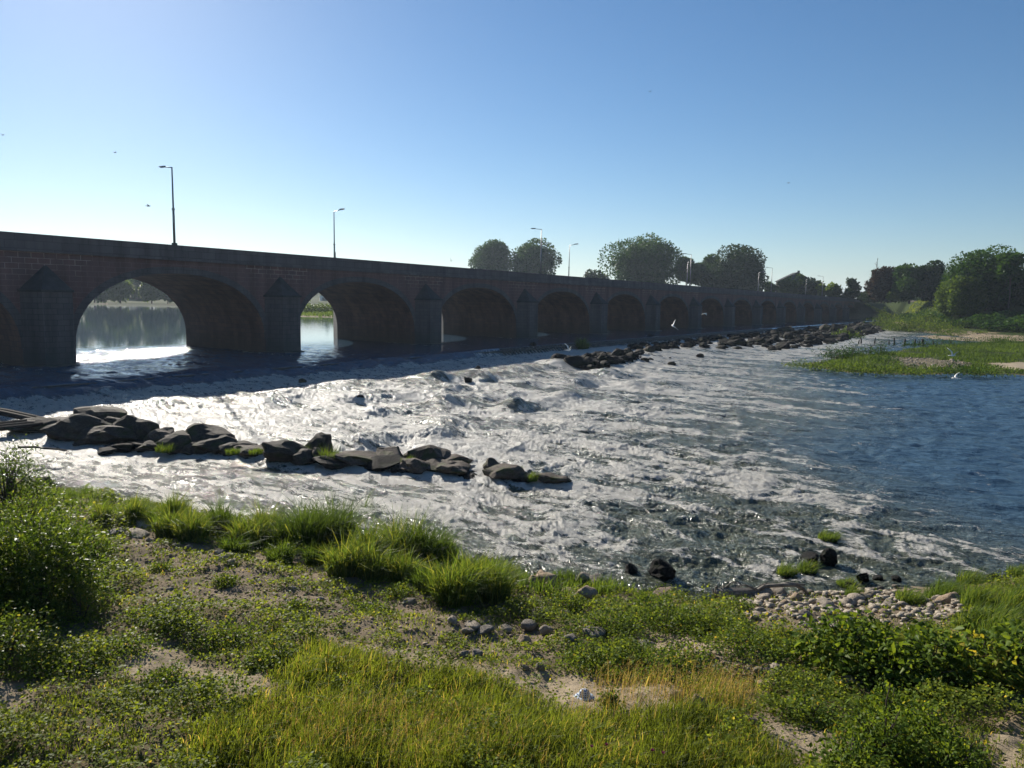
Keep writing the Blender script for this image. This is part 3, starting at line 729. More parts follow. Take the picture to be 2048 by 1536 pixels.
    tail = ss(22, 30, p) * (1 - ss(pe - 12, pe + 6, p))
    foam = np.maximum(foam, tail * (0.30 + 1.4 * np.clip(streak, -.4, .6) + .45 * np.clip(fbm(p / 2.2, t / .8, 3, 86), -.2, 1)))
    teeth = ss(46, 58, t)
    foot_f = ss(12.9, 14.0, pw) * (1 - ss(19, 27, p))
    foam = np.maximum(foam, foot_f * (0.74 + .22 * fbm(p / 4, t / 1.2, 4, 72) + .28 * teeth))
    face = ss(12.2, 12.7, pw) * (1 - ss(13.3, 13.7, pw))
    foam = np.maximum(foam, face * np.where(t > 40, .62, .05))
    foam = np.where((foot_f > .0) & (pw < 15.2), np.maximum(foam, foot_f * (.78 * ss(15.4, 13.6, pw) + .2 * fbm(t / .8, p / .8, 2, 75))), foam)
    # churn round exposed rocks
    churn = np.zeros(len(x)); pile = np.zeros(len(x))
    for (rx, ry, w, kd) in ROCKS:
        rp, rt = pt_of(rx, ry)
        if rp > 62 or rt < t_shore(rp) + .5: continue
        m = (np.abs(x - rx) < w * 3.2) & (np.abs(y - ry) < w * 3.2)
        if not m.any(): continue
        d = np.hypot((p[m] - rp - .5 * w) / 1.7, t[m] - rt) / w
        churn[m] = np.maximum(churn[m], (.30 if rp > 34 else .42) * np.exp(-d * d * .9))
        pile[m] = np.maximum(pile[m], .07 * min(w, 1.6) * np.exp(-(np.hypot(p[m] - rp + w * .45, t[m] - rt) / w) ** 2 * 2.2))
    foam += churn; z += pile
    # piers drag small wakes
    for n in range(0, 13):
        d = np.hypot((p - .5) / 2.2, (t - n * BAY)) / 3.0
        foam += .30 * np.exp(-((d - 1.0) / .18) ** 2) * (p > -18) * (p < 5)
    foam -= .5 * ss(.5, .1, np.abs(t_shore(p) - t) / 2.5) * (p > 44) * (t < -3)
    foam = np.clip(foam, 0, 1.15)
    turb = np.clip(T * 1.1 + tail * .5 + foot_f * .4, 0, 1)
    rip = np.where(p < 12.5, .012 + .12 * ss(-14, 4, p) + .95 * glide * ss(-.25, .15, fbm(p / 3, t / 1.6, 3, 88)), .85)
    V = np.stack([x, y, z], 1)
    me = np_mesh('river', V, F, True, {'rgh': .02 + .05 * ss(-18, -10, p) + .06 * ss(10, 16, p), 'foam': foam, 'turb': turb, 'rip': rip, 'flow': np.stack([p, t, z * 0], 1)})
    return tag(link_mesh('river', me, M['water']), kind='structure')
build_river()

# ------------------------------------------------------------------ simple solids
class MB:
    def __init__(s): s.v = []; s.f = []
    def add(s, v, f):
        o = len(s.v); s.v += [tuple(map(float, q)) for q in v]; s.f += [tuple(i + o for i in q) for q in f]; return s
    def box(s, x0, x1, y0, y1, z0, z1):
        return s.add([(x0,y0,z0),(x1,y0,z0),(x1,y1,z0),(x0,y1,z0),(x0,y0,z1),(x1,y0,z1),(x1,y1,z1),(x0,y1,z1)],
                     [(0,3,2,1),(4,5,6,7),(0,1,5,4),(1,2,6,5),(2,3,7,6),(3,0,4,7)])
    def prism(s, poly, z0, z1, top=None):
        n = len(poly); top = top or poly
        return s.add([(x, y, z0) for x, y in poly] + [(x, y, z1) for x, y in top],
                     [tuple(range(n))[::-1], tuple(range(n, 2 * n))] + [(i, (i + 1) % n, n + (i + 1) % n, n + i) for i in range(n)])
    def tube(s, pts, rad, k=8):
        pts = [Vector(q) for q in pts]; n = len(pts); vs = []
        for i, q in enumerate(pts):
            d = (pts[min(i + 1, n - 1)] - pts[max(i - 1, 0)]).normalized()
            a = d.cross(Vector((0.31, 0.17, 0.93)) if abs(d.z) < .9 else Vector((1, .1, 0))).normalized(); b = d.cross(a)
            r = rad[i] if hasattr(rad, '__len__') else rad
            for j in range(k):
                w = 2 * math.pi * j / k; vs.append(q + a * (math.cos(w) * r) + b * (math.sin(w) * r))
        fs = [(i * k + j, i * k + (j + 1) % k, (i + 1) * k + (j + 1) % k, (i + 1) * k + j) for i in range(n - 1) for j in range(k)]
        fs += [tuple(range(k))[::-1], tuple(range((n - 1) * k, n * k))]
        return s.add(vs, fs)
    def build(s, name, mat, parent=None, smooth=False, bevel=0):
        me = bpy.data.meshes.new(name); me.from_pydata(s.v, [], s.f); me.update()
        if bevel:
            bm = bmesh.new(); bm.from_mesh(me); bmesh.ops.bevel(bm, geom=bm.edges[:], offset=bevel, segments=1, affect='EDGES'); bm.to_mesh(me); bm.free()
        if smooth:
            for p in me.polygons: p.use_smooth = True
        return link_mesh(name, me, mat, parent)
    def smooth_build(s, *a, **k): return s.build(*a, smooth=True, **k)
def copy_tree(o, parent=None):
    c = o.copy(); col.objects.link(c); c.parent = parent
    for ch in list(o.children): copy_tree(ch, c)
    return c

# ------------------------------------------------------------------ bridge
RZB = math.pi / 2 - BA
bridge = empty('bridge', (P0[0], P0[1], 0), RZB)
tag(bridge, 'long red sandstone road bridge of fifteen low arches spanning the river', 'bridge')
def ztop(t): return 12.25 - 0.0064 * t + 1.4e-6 * t * t
HALF = 9.45; ZS = 3.0
def arch_z(dx, t): 
    q = min(1, abs(dx) / HALF); return ZS + (6.6 + ztop(t) - 12.25) * (1 - q ** 2.2) ** (1 / 2.2)
T0, T1 = -64.0, 332.0
NARC = range(-1, 14)
def arch_xs(c, n=36):
    return [c - HALF * math.cos(math.pi * i / n) for i in range(n + 1)]
for yy, nm in ((0.0, 'spandrel_wall'), (BW, 'spandrel_wall')):
    mb = MB(); cur = T0
    def strip(x0, x1, z0, z1):
        mb.add([(x0, yy, z0), (x1, yy, z1), (x1, yy, ztop(x1) - 1.45), (x0, yy, ztop(x0) - 1.45)], [(0, 1, 2, 3)] if yy == 0 else [(3, 2, 1, 0)])
    for n in NARC:
        c = n * BAY + BAY / 2
        strip(cur, c - HALF, -1.5, -1.5)
        xs = arch_xs(c)
        for a, b in zip(xs[:-1], xs[1:]): strip(a, b, arch_z(a - c, a), arch_z(b - c, b))
        cur = c + HALF
    strip(cur, T1, -1.5, -1.5)
    mb.build(nm, M['stone'], bridge)
for n in NARC:
    c = n * BAY + BAY / 2; xs = arch_xs(c); mb = MB()
    prof = [(c - HALF, -1.5)] + [(x, arch_z(x - c, x)) for x in xs] + [(c + HALF, -1.5)]
    k = len(prof)
    mb.add([(x, 0, z) for x, z in prof] + [(x, BW, z) for x, z in prof], [(i, i + 1, k + i + 1, k + i) for i in range(k - 1)])
    mb.build('arch_vault', M['stone2'], bridge)
    # ring of voussoirs standing 4 cm proud of the wall
    rg = MB(); nv = 31; step = []
    for j in range(nv + 1):
        x = c - HALF * math.cos(math.pi * (j + 0.0) / nv); z = arch_z(x - c, x)
        e = 1e-2; za = arch_z(x - c - e, x); zb = arch_z(x - c + e, x)
        nx, nz = -(zb - za), 2 * e; l = math.hypot(nx, nz)
        if j == 0: nx, nz, l = -1, 0, 1
        if j == nv: nx, nz, l = 1, 0, 1
        step.append((x, z, nx / l, nz / l))
    for j in range(nv):
        (xa, za, na, ma), (xb, zb, nb, mb_) = step[j], step[j + 1]
        g = 0.012; xa2, za2 = xa + (xb - xa) * g, za + (zb - za) * g; xb2, zb2 = xb - (xb - xa) * g, zb - (zb - za) * g
        d = 0.62
        q = [(xa2, za2), (xb2, zb2), (xb2 + nb * d, zb2 + mb_ * d), (xa2 + na * d, za2 + ma * d)]
        rg.add([(x, -0.04, z) for x, z in q] + [(x, 0.05, z) for x, z in q], [(0, 1, 2, 3), (0, 4, 5, 1), (2, 6, 7, 3), (1, 5, 6, 2), (3, 7, 4, 0)])
    rg.build('arch_ring', M['pierstone'], bridge)
def rail(y0, y1, z0, z1, name, mat, step=8.0, over=0):
    mb = MB(); n = int((T1 - T0) / step)
    vs = []
    for i in range(n + 1):
        t = T0 + (T1 - T0) * i / n; b = ztop(t)
        vs += [(t, y0, b + z0), (t, y1, b + z0), (t, y1, b + z1), (t, y0, b + z1)]
    fs = [(0, 1, 2, 3)[::-1], tuple(4 * n + j for j in range(4))]
    for i in range(n):
        for j in range(4): fs.append((4 * i + j, 4 * i + (j + 1) % 4, 4 * i + 4 + (j + 1) % 4, 4 * i + 4 + j))
    mb.add(vs, fs); return mb.build(name, mat, bridge)
rail(-0.30, 0.5, -1.45, -1.22, 'cornice', M['parapet']); rail(BW - 0.5, BW + 0.30, -1.45, -1.22, 'cornice', M['parapet'])
rail(-0.06, 0.34, -1.22, -0.14, 'parapet', M['parapet']); rail(BW - 0.34, BW + 0.06, -1.22, -0.14, 'parapet', M['parapet'])
rail(-0.12, 0.40, -0.14, 0.0, 'coping', M['parapet']); rail(BW - 0.40, BW + 0.12, -0.14, 0.0, 'coping', M['parapet'])
rail(0.5, BW - 0.5, -1.44, -1.12, 'roadway', M['asphalt'])
cw = [(-2.0, 0.02), (-1.12, -1.85), (1.12, -1.85), (2.0, 0.02)]
def grow(poly, g): return [(x * (1 + g / 2.0), (y * (1 + g / 1.85)) if y < 0 else y) for x, y in poly]
for n in range(0, 14):
    t = n * BAY; dz = ztop(t) - 12.25
    mb = MB().prism([(x + t, y) for x, y in cw], -1.5, 7.62 + dz)
    pier = mb.build('cutwater', M['pierstone'], bridge)
    e = grow(cw, 0.16)
    mb = MB().prism([(x + t, y) for x, y in e], 7.62 + dz, 7.80 + dz)
    mid = [(x * 0.55 + t, y * 0.50) for x, y in cw]
    tp = [(x * 0.06 + t, y * 0.04) for x, y in cw]
    mb.prism([(x + t, y) for x, y in grow(cw, 0.05)], 7.80 + dz, 8.75 + dz, mid)
    mb.prism(mid, 8.75 + dz, 9.75 + dz, tp)
    mb.build('cap', M['capstone'], pier)
    MB().prism([(x * 1.14 + t, y * 1.22 if y < 0 else y) for x, y in cw], -1.5, 1.72).build('footing', M['concrete'], pier)
    up = [(-2.0, BW - .02), (2.0, BW - .02), (0, BW + 3.2)]
    u = MB().prism([(x + t, y) for x, y in up], -1.5, 6.2 + dz)
    uo = u.build('cutwater', M['pierstone'], bridge)
    MB().prism([(x * 1.05 + t, y) for x, y in up], 6.2 + dz, 8.2 + dz, [(t - .1, BW - .02), (t + .1, BW - .02), (t, BW + .1)]).build('cap', M['capstone'], uo)

# retaining wing of the far abutment
# weir: stone sill with a comb of upright stones
weir = empty('weir', (P0[0], P0[1], 0), RZB)
tag(weir, 'low stone weir with a comb of upright blocks running parallel to the bridge', 'weir')
MB().box(-14, 300, -12.9, -10.6, -1.4, 1.35).build('sill', M['concrete'], weir)
mb = MB(); _r = random.Random(3)
t = 46.0
while t < 158:
    w = 0.22 + _r.uniform(-.04, .05); z1 = 1.60 + _r.uniform(-.03, .03)
    mb.add([(t, -12.25, z1), (t + w, -12.25, z1), (t + w, -12.75, z1 - .06), (t, -12.75, z1 - .06), (t, -13.55, 0.55), (t + w, -13.55, 0.55), (t, -12.25, .2), (t + w, -12.25, .2)],
           [(0, 1, 2, 3)[::-1], (3, 2, 5, 4)[::-1], (0, 3, 4, 6), (1, 7, 5, 2)])
    t += 0.72 + _r.uniform(-.08, .08)
tag(mb.build('stone_teeth', M['concrete'], weir), kind='stuff')

# ------------------------------------------------------------------ street lamps
def make_lamp(top, t0):
    root = empty('street_lamp')
    H = top
    MB().tube([(0, 0, 0), (0, 0, H * .45), (0, 0, H * .46), (0, 0, H)], [.12, .105, .085, .06], 10).smooth_build('pole', M['lampmetal'], root)
    MB().box(-.2, .2, -.16, .16, -.02, .22).build('base', M['parapet'], root)
    MB().tube([(0, 0, H - .04), (0, .7, H + .05), (0, 1.35, H + .13)], [.05, .045, .04], 8).smooth_build('arm', M['lampmetal'], root)
    hd = MB().add([(-.15, 1.2, H + .10), (.15, 1.2, H + .10), (.17, 2.05, H + .17), (-.17, 2.05, H + .17), (-.07, 1.2, H + .24), (.07, 1.2, H + .24), (.07, 2.0, H + .27), (-.07, 2.0, H + .27)],
        [(0, 3, 2, 1), (4, 5, 6, 7), (0, 1, 5, 4), (1, 2, 6, 5), (2, 3, 7, 6), (3, 0, 4, 7)]).build('lamp_head', M['lampmetal'], root)
    MB().box(-.11, .11, 1.35, 1.9, H + .095, H + .125).build('lens', M['glass'], hd)
    MB().tube([(0, 0, H * .455), (0, 0, H * .475)], .15, 10).build('collar', M['lampmetal'], root)
    return root
_lp = make_lamp(7.15, 0)
def place_lamp(o, t, y, flip, label):
    x, yw = world_of(-y, t); o.location = (x, yw, ztop(t) - (0.02 if y < 1 else 1.12))
    o.rotation_euler = (0, 0, RZB + (math.pi if flip else 0))
    if y > 1: o.scale = (1, 1, 1.17)
    tag(o, label, 'street lamp', 'street lamps along the bridge')
LN = [(11.3, 'tallest street lamp, over the widest open arch, arm pointing left'), (73.7, 'street lamp with left arm in front of the twin trees on the bridge'), (136.1, 'street lamp against the rounded trees mid-bridge, arm pointing left'), (198.5, 'street lamp just right of the dense trees, arm pointing left'), (261, 'small far street lamp with left arm near the cedar')]
LF = [(42.5, 'street lamp on the far kerb above the second pier, arm pointing right'), (104.9, 'street lamp with right arm standing between the twin trees and the round tree'), (167.3, 'thin far street lamp with right arm among the dense trees'), (229.7, 'thin far street lamp with right arm near the house gable'), (292, 'most distant street lamp on the bridge, arm pointing right')]
for i, (t, lab) in enumerate(LN):
    o = _lp if i == 0 else copy_tree(_lp)
    place_lamp(o, t, 0.14, False, lab)
for t, lab in LF: place_lamp(copy_tree(_lp), t, BW - 1.2, True, lab)
x, y = world_of(-0.14, 11.25)
o = MB().box(-.05, .05, -.22, -.12, 2.0, 2.75).build('box', M['metal']); o.name = 'cable_box'; o.location = (x, y, ztop(11.3)); o.rotation_euler = (0, 0, RZB)
tag(o, 'small grey box fixed low on the pole of the nearest lamp', 'box')
sg = empty('traffic_sign'); x, y = world_of(-(BW - 1.0), 42.9); sg.location = (x, y, ztop(42.5) - 1.12); sg.rotation_euler = (0, 0, RZB + 1.1)
tag(sg, 'small triangular road sign seen from behind beside the second lamp', 'road sign')
MB().tube([(0, 0, 0), (0, 0, 2.9)], .035, 8).build('pole', M['metal'], sg)
MB().prism([(-.5, 0.04), (.5, 0.04), (.5, 0.07), (-.5, 0.07)], 1.95, 2.8, [(-.03, 0.04), (.03, 0.04), (.03, 0.07), (-.03, 0.07)]).build('plate', M['metal'], sg)

# ------------------------------------------------------------------ foliage generators
def blades(P, H, W, lean, rng, spread=0.25, tone=None):
    n = len(P); a = rng.rand(n) * 2 * np.pi
    wv = np.stack([np.cos(a), np.sin(a), 0 * a], 1) * (W * .5)[:, None]
    ld = np.stack([lean[0] + rng.randn(n) * spread, lean[1] + rng.randn(n) * spread, np.zeros(n)], 1)
    mid = P + np.stack([ld[:, 0] * H * .28, ld[:, 1] * H * .28, H * .58], 1)
    tip = P + np.stack([ld[:, 0] * H * .95, ld[:, 1] * H * .95, H * (1.0 - .35 * np.clip(np.hypot(ld[:, 0], ld[:, 1]), 0, 1.4))], 1)
    V = np.stack([P - wv, P + wv, mid - wv * .8, mid + wv * .8, tip - wv * .1, tip + wv * .1], 1).reshape(-1, 3)
    b = np.arange(n)[:, None] * 6
    F = np.concatenate([b + [0, 1, 3, 2], b + [2, 3, 5, 4]], 1).reshape(-1, 4)
    tn = np.repeat(rng.rand(n) if tone is None else tone, 2)
    return V, F, tn
def unit(v): return v / (np.linalg.norm(v, axis=1, keepdims=True) + 1e-9)
def leaves(P, D, L, W, rng, tone=None, droop=0.25, two=False):
    """each leaf: base P, direction D; two=True gives a folded two-facet blade"""
    n = len(P); D = unit(D)
    up = np.tile([0, 0, 1.0], (n, 1)) + rng.randn(n, 3) * .45
    S = unit(np.cross(D, up)); N = np.cross(S, D)
    L = L[:, None]; W = W[:, None]
    dz = np.array([[0, 0, -1.0]])
    tip = P + D * L + dz * L * droop
    if not two:
        l = P + D * L * .45 + S * W * .5 - N * W * .12; r = P + D * L * .45 - S * W * .5 - N * W * .12
        V = np.stack([P, l, tip, r], 1).reshape(-1, 3); F = np.arange(n * 4).reshape(-1, 4); k = 1
    else:
        m = P + D * L * .5 + N * W * .10
        l = P + D * L * .38 + S * W * .5 - N * W * .14; r = P + D * L * .38 - S * W * .5 - N * W * .14
        V = np.stack([P, l, tip, m, r], 1).reshape(-1, 3); b = np.arange(n)[:, None] * 5
        F = np.concatenate([b + [0, 1, 2, 3], b + [0, 3, 2, 4]], 1).reshape(-1, 4); k = 2
    return V, F, np.repeat(rng.rand(n) if tone is None else tone, k)
def join(parts):
    V = []; F = []; T = []; o = 0
    for v, f, t in parts: V.append(v); F.append(f + o); T.append(t); o += len(v)
    return np.concatenate(V), np.concatenate(F), np.concatenate(T)
def leaf_mesh(name, parts, mat):
    V, F, T = join(parts); me = np_mesh(name, V, F, False, fattrs={'tone': T}); me.materials.append(M[mat]); return me

_seed = [100]
def nrng(): _seed[0] += 1; return np.random.RandomState(_seed[0])
def tuft(x, y, r, h, n, label, mat='reed', lean=(0.10, -0.03), tone=(0.2, 0.8), wd=0.014, cat='grass clump', group=None, name='grass_clump', z=None, spread=.17):
    g = nrng(); a = g.rand(n) * 2 * np.pi; q = r * np.sqrt(g.rand(n))
    lx, ly = q * np.cos(a), q * np.sin(a)
    z0 = gz(x, y) if z is None else z
    zz = (ground_h(lx + x, ly + y) - z0) if z is None else lx * 0
    H = h * (0.25 + .75 * g.rand(n) ** 1.2) * (1 - .3 * (q / r) ** 2) * np.clip(1 + .9 * fbm((lx + x) * 3.1, (ly + y) * 3.1, 2, 77), .45, 1.4)
    P = np.stack([lx, ly, zz - .02], 1)
    tn = np.clip(tone[0] + (tone[1] - tone[0]) * g.rand(n) + (g.rand(n) < .04) * .4, 0, 1)
    V, F, T = blades(P, H, wd * (0.7 + .6 * g.rand(n)), lean, g, spread, tn)
    # outward splay
    V = V.reshape(n, 6, 3); out = np.stack([lx, ly], 1) / r
    V[:, 4:6, :2] += (out * (H * .32)[:, None])[:, None, :]; V[:, 2:4, :2] += (out * (H * .1)[:, None])[:, None, :]
    me = leaf_mesh(name, [(V.reshape(-1, 3), F, T)], mat)
    return tag(link_mesh(name, me, None, None, (x, y, z0)), label, cat, group)
def dome_points(g, n, rx, ry, h, inner=.55, lump=.22):
    u = g.randn(n, 3); u = unit(u); u[:, 2] = np.abs(u[:, 2]) * .95 + .02
    ph = np.arctan2(u[:, 1], u[:, 0])
    s = g.rand() * 10
    lum = 1 + lump * (np.sin(3 * ph + s) * np.cos(4 * u[:, 2] + s) + .6 * np.sin(7 * ph + 2 * s + 5 * u[:, 2])) + lump * .5 * g.randn(n)
    q = (inner + (1 - inner) * g.rand(n) ** .5) * lum
    return np.stack([u[:, 0] * rx * q, u[:, 1] * ry * q, u[:, 2] * h * q], 1), u
def bush(name, x, y, rx, ry, h, n, L, label, mat='bramble', two=False, cat='shrub', group=None, asp=.55, inner=.45, stems=7, tone=(0, 1), z=None, lump=.2, droop=.25, up=.5):
    g = nrng(); z0 = gz(x, y) - .03 if z is None else z
    root = empty(name, (x, y, z0)); tag(root, label, cat, group)
    P, u = dome_points(g, n, rx, ry, h, inner, lump)
    D = u * .7 + g.randn(n, 3) * .75; D[:, 2] += up * g.rand(n)
    ll = L * (.6 + .7 * g.rand(n))
    tn = tone[0] + (tone[1] - tone[0]) * np.clip(g.rand(n) * .85 + (g.rand(n) < .05) * .3, 0, 1)
    me = leaf_mesh('foliage', [leaves(P, D, ll, ll * asp, g, tn, droop, two)], mat)
    link_mesh('foliage', me, None, root)
    if stems:
        mb = MB()
        for i in range(stems):
            a = g.rand() * 6.28; f = .2 + .7 * g.rand()
            e = (math.cos(a) * rx * f, math.sin(a) * ry * f, h * (1 - .5 * f * f))
            mb.tube([(e[0] * .1, e[1] * .1, -.05), (e[0] * .4, e[1] * .4, e[2] * .6), e], [.012 + .012 * h, .008 + .008 * h, .004], 5)
        mb.build('stem', M['stem'], root)
    return root
def tree(x, y, z0, w, H, label, mat='tree', leaf=.9, n=5000, base=.12, name='tree', lobes=16, cat='tree', group=None, shape='round', seed=0, depth=None, trunk=.45):
    g = nrng(); root = empty(name, (x, y, z0)); tag(root, label, cat, group)
    cz0, cz1 = H * base, H; parts = []
    ctr = []
    rr = w / 2
    for i in range(lobes):
        u = unit(g.randn(1, 3))[0] * g.rand() ** .4
        if shape == 'round': c = np.array([u[0] * rr * .62, u[1] * rr * .62, (cz0 + cz1) / 2 + u[2] * (cz1 - cz0) * .37]); lr = rr * (.30 + .24 * g.rand())
        elif shape == 'cone': f = (i + .5) / lobes; c = np.array([u[0] * rr * .5 * (1 - f), u[1] * rr * .5 * (1 - f), cz0 + (cz1 - cz0) * f * .92]); lr = rr * (.55 * (1 - f) + .10)
        elif shape == 'layer': f = (i + .5) / lobes; c = np.array([u[0] * rr * .7 * (1 - f * .8), u[1] * rr * .5 * (1 - f * .8), cz0 + (cz1 - cz0) * f * .95]); lr = rr * (.42 - .2 * f)
        ctr.append((c, lr))
    per = int(n * 1.35) // lobes
    for c, lr in ctr:
        k = int(per * (lr / (rr * .42)) ** 1.5) + 20
        u = unit(g.randn(k, 3)); q = lr * (.68 + .34 * g.rand(k) ** .7)
        sq = np.array([1, 1, .82 if shape != 'layer' else .22])
        q = np.where(g.rand(k) < .3, lr * .45 * g.rand(k), q); P = c + u * q[:, None] * sq
        P[:, 2] = np.where(P[:, 2] < cz0 * .8, cz0 * .8 + g.rand(k) * lr * .5, P[:, 2])
        D = u + g.randn(k, 3) * .9; ll = leaf * (.55 + .8 * g.rand(k))
        hi = (P[:, 2] - cz0) / (cz1 - cz0)
        parts.append(leaves(P, D, ll, ll * .8, g, np.clip(.1 + .5 * g.rand(k) + .25 * g.rand() * hi, 0, 1), .1, False))
    link_mesh('crown', leaf_mesh('crown', parts, mat), None, root)
    mb = MB(); mb.tube([(0, 0, -.5), (0.02 * w, 0, H * .2), (-.02 * w, .01 * w, H * .5), (0, 0, H * .8)], [trunk * w / 18, trunk * w / 22, trunk * w / 40, .05], 8)
    for i in range(min(lobes, 9)):
        c, lr = ctr[i]; s = Vector((0, 0, H * (.18 + .3 * g.rand())))
        mb.tube([s, s.lerp(Vector(c), .5) + Vector((0, 0, H * .03)), Vector(c)], [trunk * w / 60, trunk * w / 90, .03], 6)
    mb.build('trunk', M['bark'], root)
    return root

# ------------------------------------------------------------------ near bank: tall grass clumps
CL = [(205,1048,.22,.55,'short yellow-green grass clump, leftmost at the water edge'),(262,1045,.35,.6,'bright grass clump left of the gap in the reeds'),(345,1040,.3,.75,'dark narrow grass clump behind the bright ones at the left waterline'),(300,1055,.2,.5,'thin grass clump in the gap by the flat stones'),
 (340,1072,.35,.7,'bright rounded grass clump beside the flat pale stones'),(385,1075,.35,.7,'bright grass clump second from the flat pale stones'),(450,1070,.4,.85,'tall fine grass clump left of the leafy gap'),(495,1085,.4,.75,'bright low grass clump in front of tall fine grass'),
 (535,1075,.35,.9,'tall grass clump behind the bright low ones'),(570,1095,.4,.8,'leafy grass clump left of the darkest reeds'),(615,1105,.5,1.25,'tall dark reed clump with deep shade at its foot'),(665,1100,.5,1.35,'tallest dark reed clump by the rapids'),(715,1085,.5,1.2,'dark reed clump leaning over the rapids'),(740,1115,.35,.8,'reed clump right behind the brightest grass'),
 (690,1150,.4,.8,'brightest yellow-green grass clump in the middle of the bank'),(745,1155,.45,.85,'bright grass clump right beside the brightest one'),(800,1125,.45,1.15,'dark upright reed clump right of the bright grass'),(805,1160,.35,.6,'low bright grass clump under the dark upright reeds'),(850,1130,.4,1.1,'reed clump second from the right by the rapids'),(888,1125,.3,.95,'narrow reed clump at the right end of the reeds'),
 (905,1205,.4,.85,'bright bank grass clump with a few rusty stems'),(945,1190,.4,.9,'bright bank grass clump between two others on the bank'),(985,1195,.35,.8,'bright bank grass clump nearest the pale stones'),(640,1130,.35,.5,'low grass clump in front of the tall dark reeds'),(860,1175,.35,.5,'low grass clump in front of the right reeds'),(1000,1165,.25,.6,'small bright grass clump above the first bank stones'),
 (1290,1215,.16,.35,'small grass tuft by the round black rock'),(470,1110,.3,.45,'low leafy clump in front of the left reeds'),(560,1125,.3,.45,'low leafy clump in front of the middle reeds')]
for u, v, r, h, lab in CL:
    c = on_ground(u, v); bright = 'bright' in lab or 'yellow' in lab
    tuft(c[0], c[1], r * 1.05, h * 1.5, int(900 * (r / .35) ** 1.2), lab, tone=(.25, 1.0) if bright else (.0, .62), wd=.026, spread=.36)
CR = [(1572,1145,.24,.42,'leftmost grassy tussock standing in the water'),(1613,1140,.24,.42,'middle grassy tussock standing in the water'),(1650,1165,.28,.42,'broad grassy tussock joined to the bank by black rocks'),(1690,1168,.22,.35,'low grassy tussock right of the broad one'),
 (1702,1195,.14,.5,'thin grass tuft among the cobbles'),(1818,1205,.28,.5,'pale green grass tuft right of the spotted boulder'),(1885,1200,.38,.75,'large dark grass tussock at the river edge, right side'),(1900,1195,.3,.65,'dark tussock half hidden behind the large dark one'),(1940,1165,.3,.55,'bright bent tussock in the water at right'),(1985,1175,.26,.4,'low bent tussock beside the bright bent one'),
 (2040,1150,.3,.5,'bright tussock at the right edge of the picture'),(1960,1215,.4,.7,'fine grass clump on the right bank by the water'),(2010,1220,.45,.8,'tall fine grass clump on the right bank'),(2050,1230,.45,.9,'tallest fine grass clump at the right edge'),(1950,1260,.4,.6,'fine grass clump behind the broad-leaved shrubs'),(2010,1275,.45,.6,'pale fine grass clump at the right edge below the tall one'),(1985,1245,.4,.6,'fine grass clump in the middle of the right bank grass')]
for u, v, r, h, lab in CR:
    c = at_z(u, v, .08) if v < 1200 and u < 2045 and 'bank' not in lab and 'cobbles' not in lab else on_ground(u, v)
    tuft(c[0], c[1], r * 1.1, h, int(800 * (r / .3)), lab, tone=(.1, .7) if 'dark' in lab else (.3, .9), wd=.013, lean=(.38, -.1), group='grass tussocks of the right bank', z=.04 if c[2] < .15 else None)
    if c[2] < .15: rock('wet', c[0] + .02, c[1] - .05, -.02, r * 2.3, .28, r * 2, 'rock', 'wet black stone under the ' + lab.replace('grassy ', '').replace('grass ', '')[:70], None, 'rock')
for u, v, r, h, z0, lab in [(605,915,.28,.75,.3,'grass tuft left on the midstream boulders'),(655,925,.38,.95,.3,'tallest grass tuft on the midstream boulders'),(690,922,.26,.6,.4,'grass tuft right beside the tallest one on the boulders'),(815,925,.3,.45,.5,'yellow-green weeds between boulders mid-row'),(205,862,.3,.4,.9,'small green weed on the biggest boulders'),
   (330,900,.4,.45,.5,'weeds in front of the pale pointed boulder'),(465,905,.3,.35,.7,'small weed patch on the boulder row'),(512,905,.3,.35,.7,'second small weed patch on the boulder row'),(1063,958,.25,.45,.3,'green tuft near the last boulders of the row'),(1035,940,.2,.3,.5,'thin weeds behind the last large boulder'),(1163,700,.9,1.9,.6,'dark clump growing on the rock belt by the weir')]:
    c = at_z(u, v, z0); tuft(c[0], c[1], r, h, int(420 * r / .3), lab, tone=(.2, .8), wd=.02 if u < 1100 else .06, z=z0 - .05, lean=(.1, 0), cat='weeds' if 'weed' in lab else 'grass clump')

# ------------------------------------------------------------------ near bank: shrubs
def gb(u, v, rx, h, n, L, lab, **k):
    c = on_ground(u, v); return bush(k.pop('name', 'shrub'), c[0], c[1], rx, k.pop('ry', rx), h, n, L, lab, **k)
gb(85,1210,1.15,1.8,13000,.12,'big dark willow bush on the left of the bank',mat='willow',asp=.32,name='willow_bush',stems=14,cat='bush',lump=.25,up=.9)
gb(-40,1230,1.1,1.7,8000,.13,'dark bush cut by the left edge of the picture',mat='willow',asp=.32,name='willow_bush',stems=10,cat='bush',up=.9)
gb(160,1120,.75,.85,4500,.12,'lighter willow bush between the big bush and the water',mat='willow',asp=.3,name='willow_bush',stems=12,cat='bush',tone=(.3,1),up=.9)
gb(60,1060,1.1,1.0,4200,.11,'tall shoots of willow behind the big dark bush',mat='willow',asp=.28,name='willow_bush',stems=14,cat='bush',tone=(.2,1),up=1.2)
gb(15,1010,1.3,1.9,4200,.13,'shrub against the glittering water at the left edge',mat='willow',asp=.35,name='willow_bush',stems=12,cat='bush',tone=(0,.8))
gb(10,1330,.8,.9,3000,.07,'dark nettle clump at the lower left edge',mat='bramble',name='nettle_clump',cat='plant')
gb(160,1240,.5,.7,1800,.06,'feathery dark weed in front of the big willow bush',mat='bramble',name='weed',asp=.3,cat='plant')
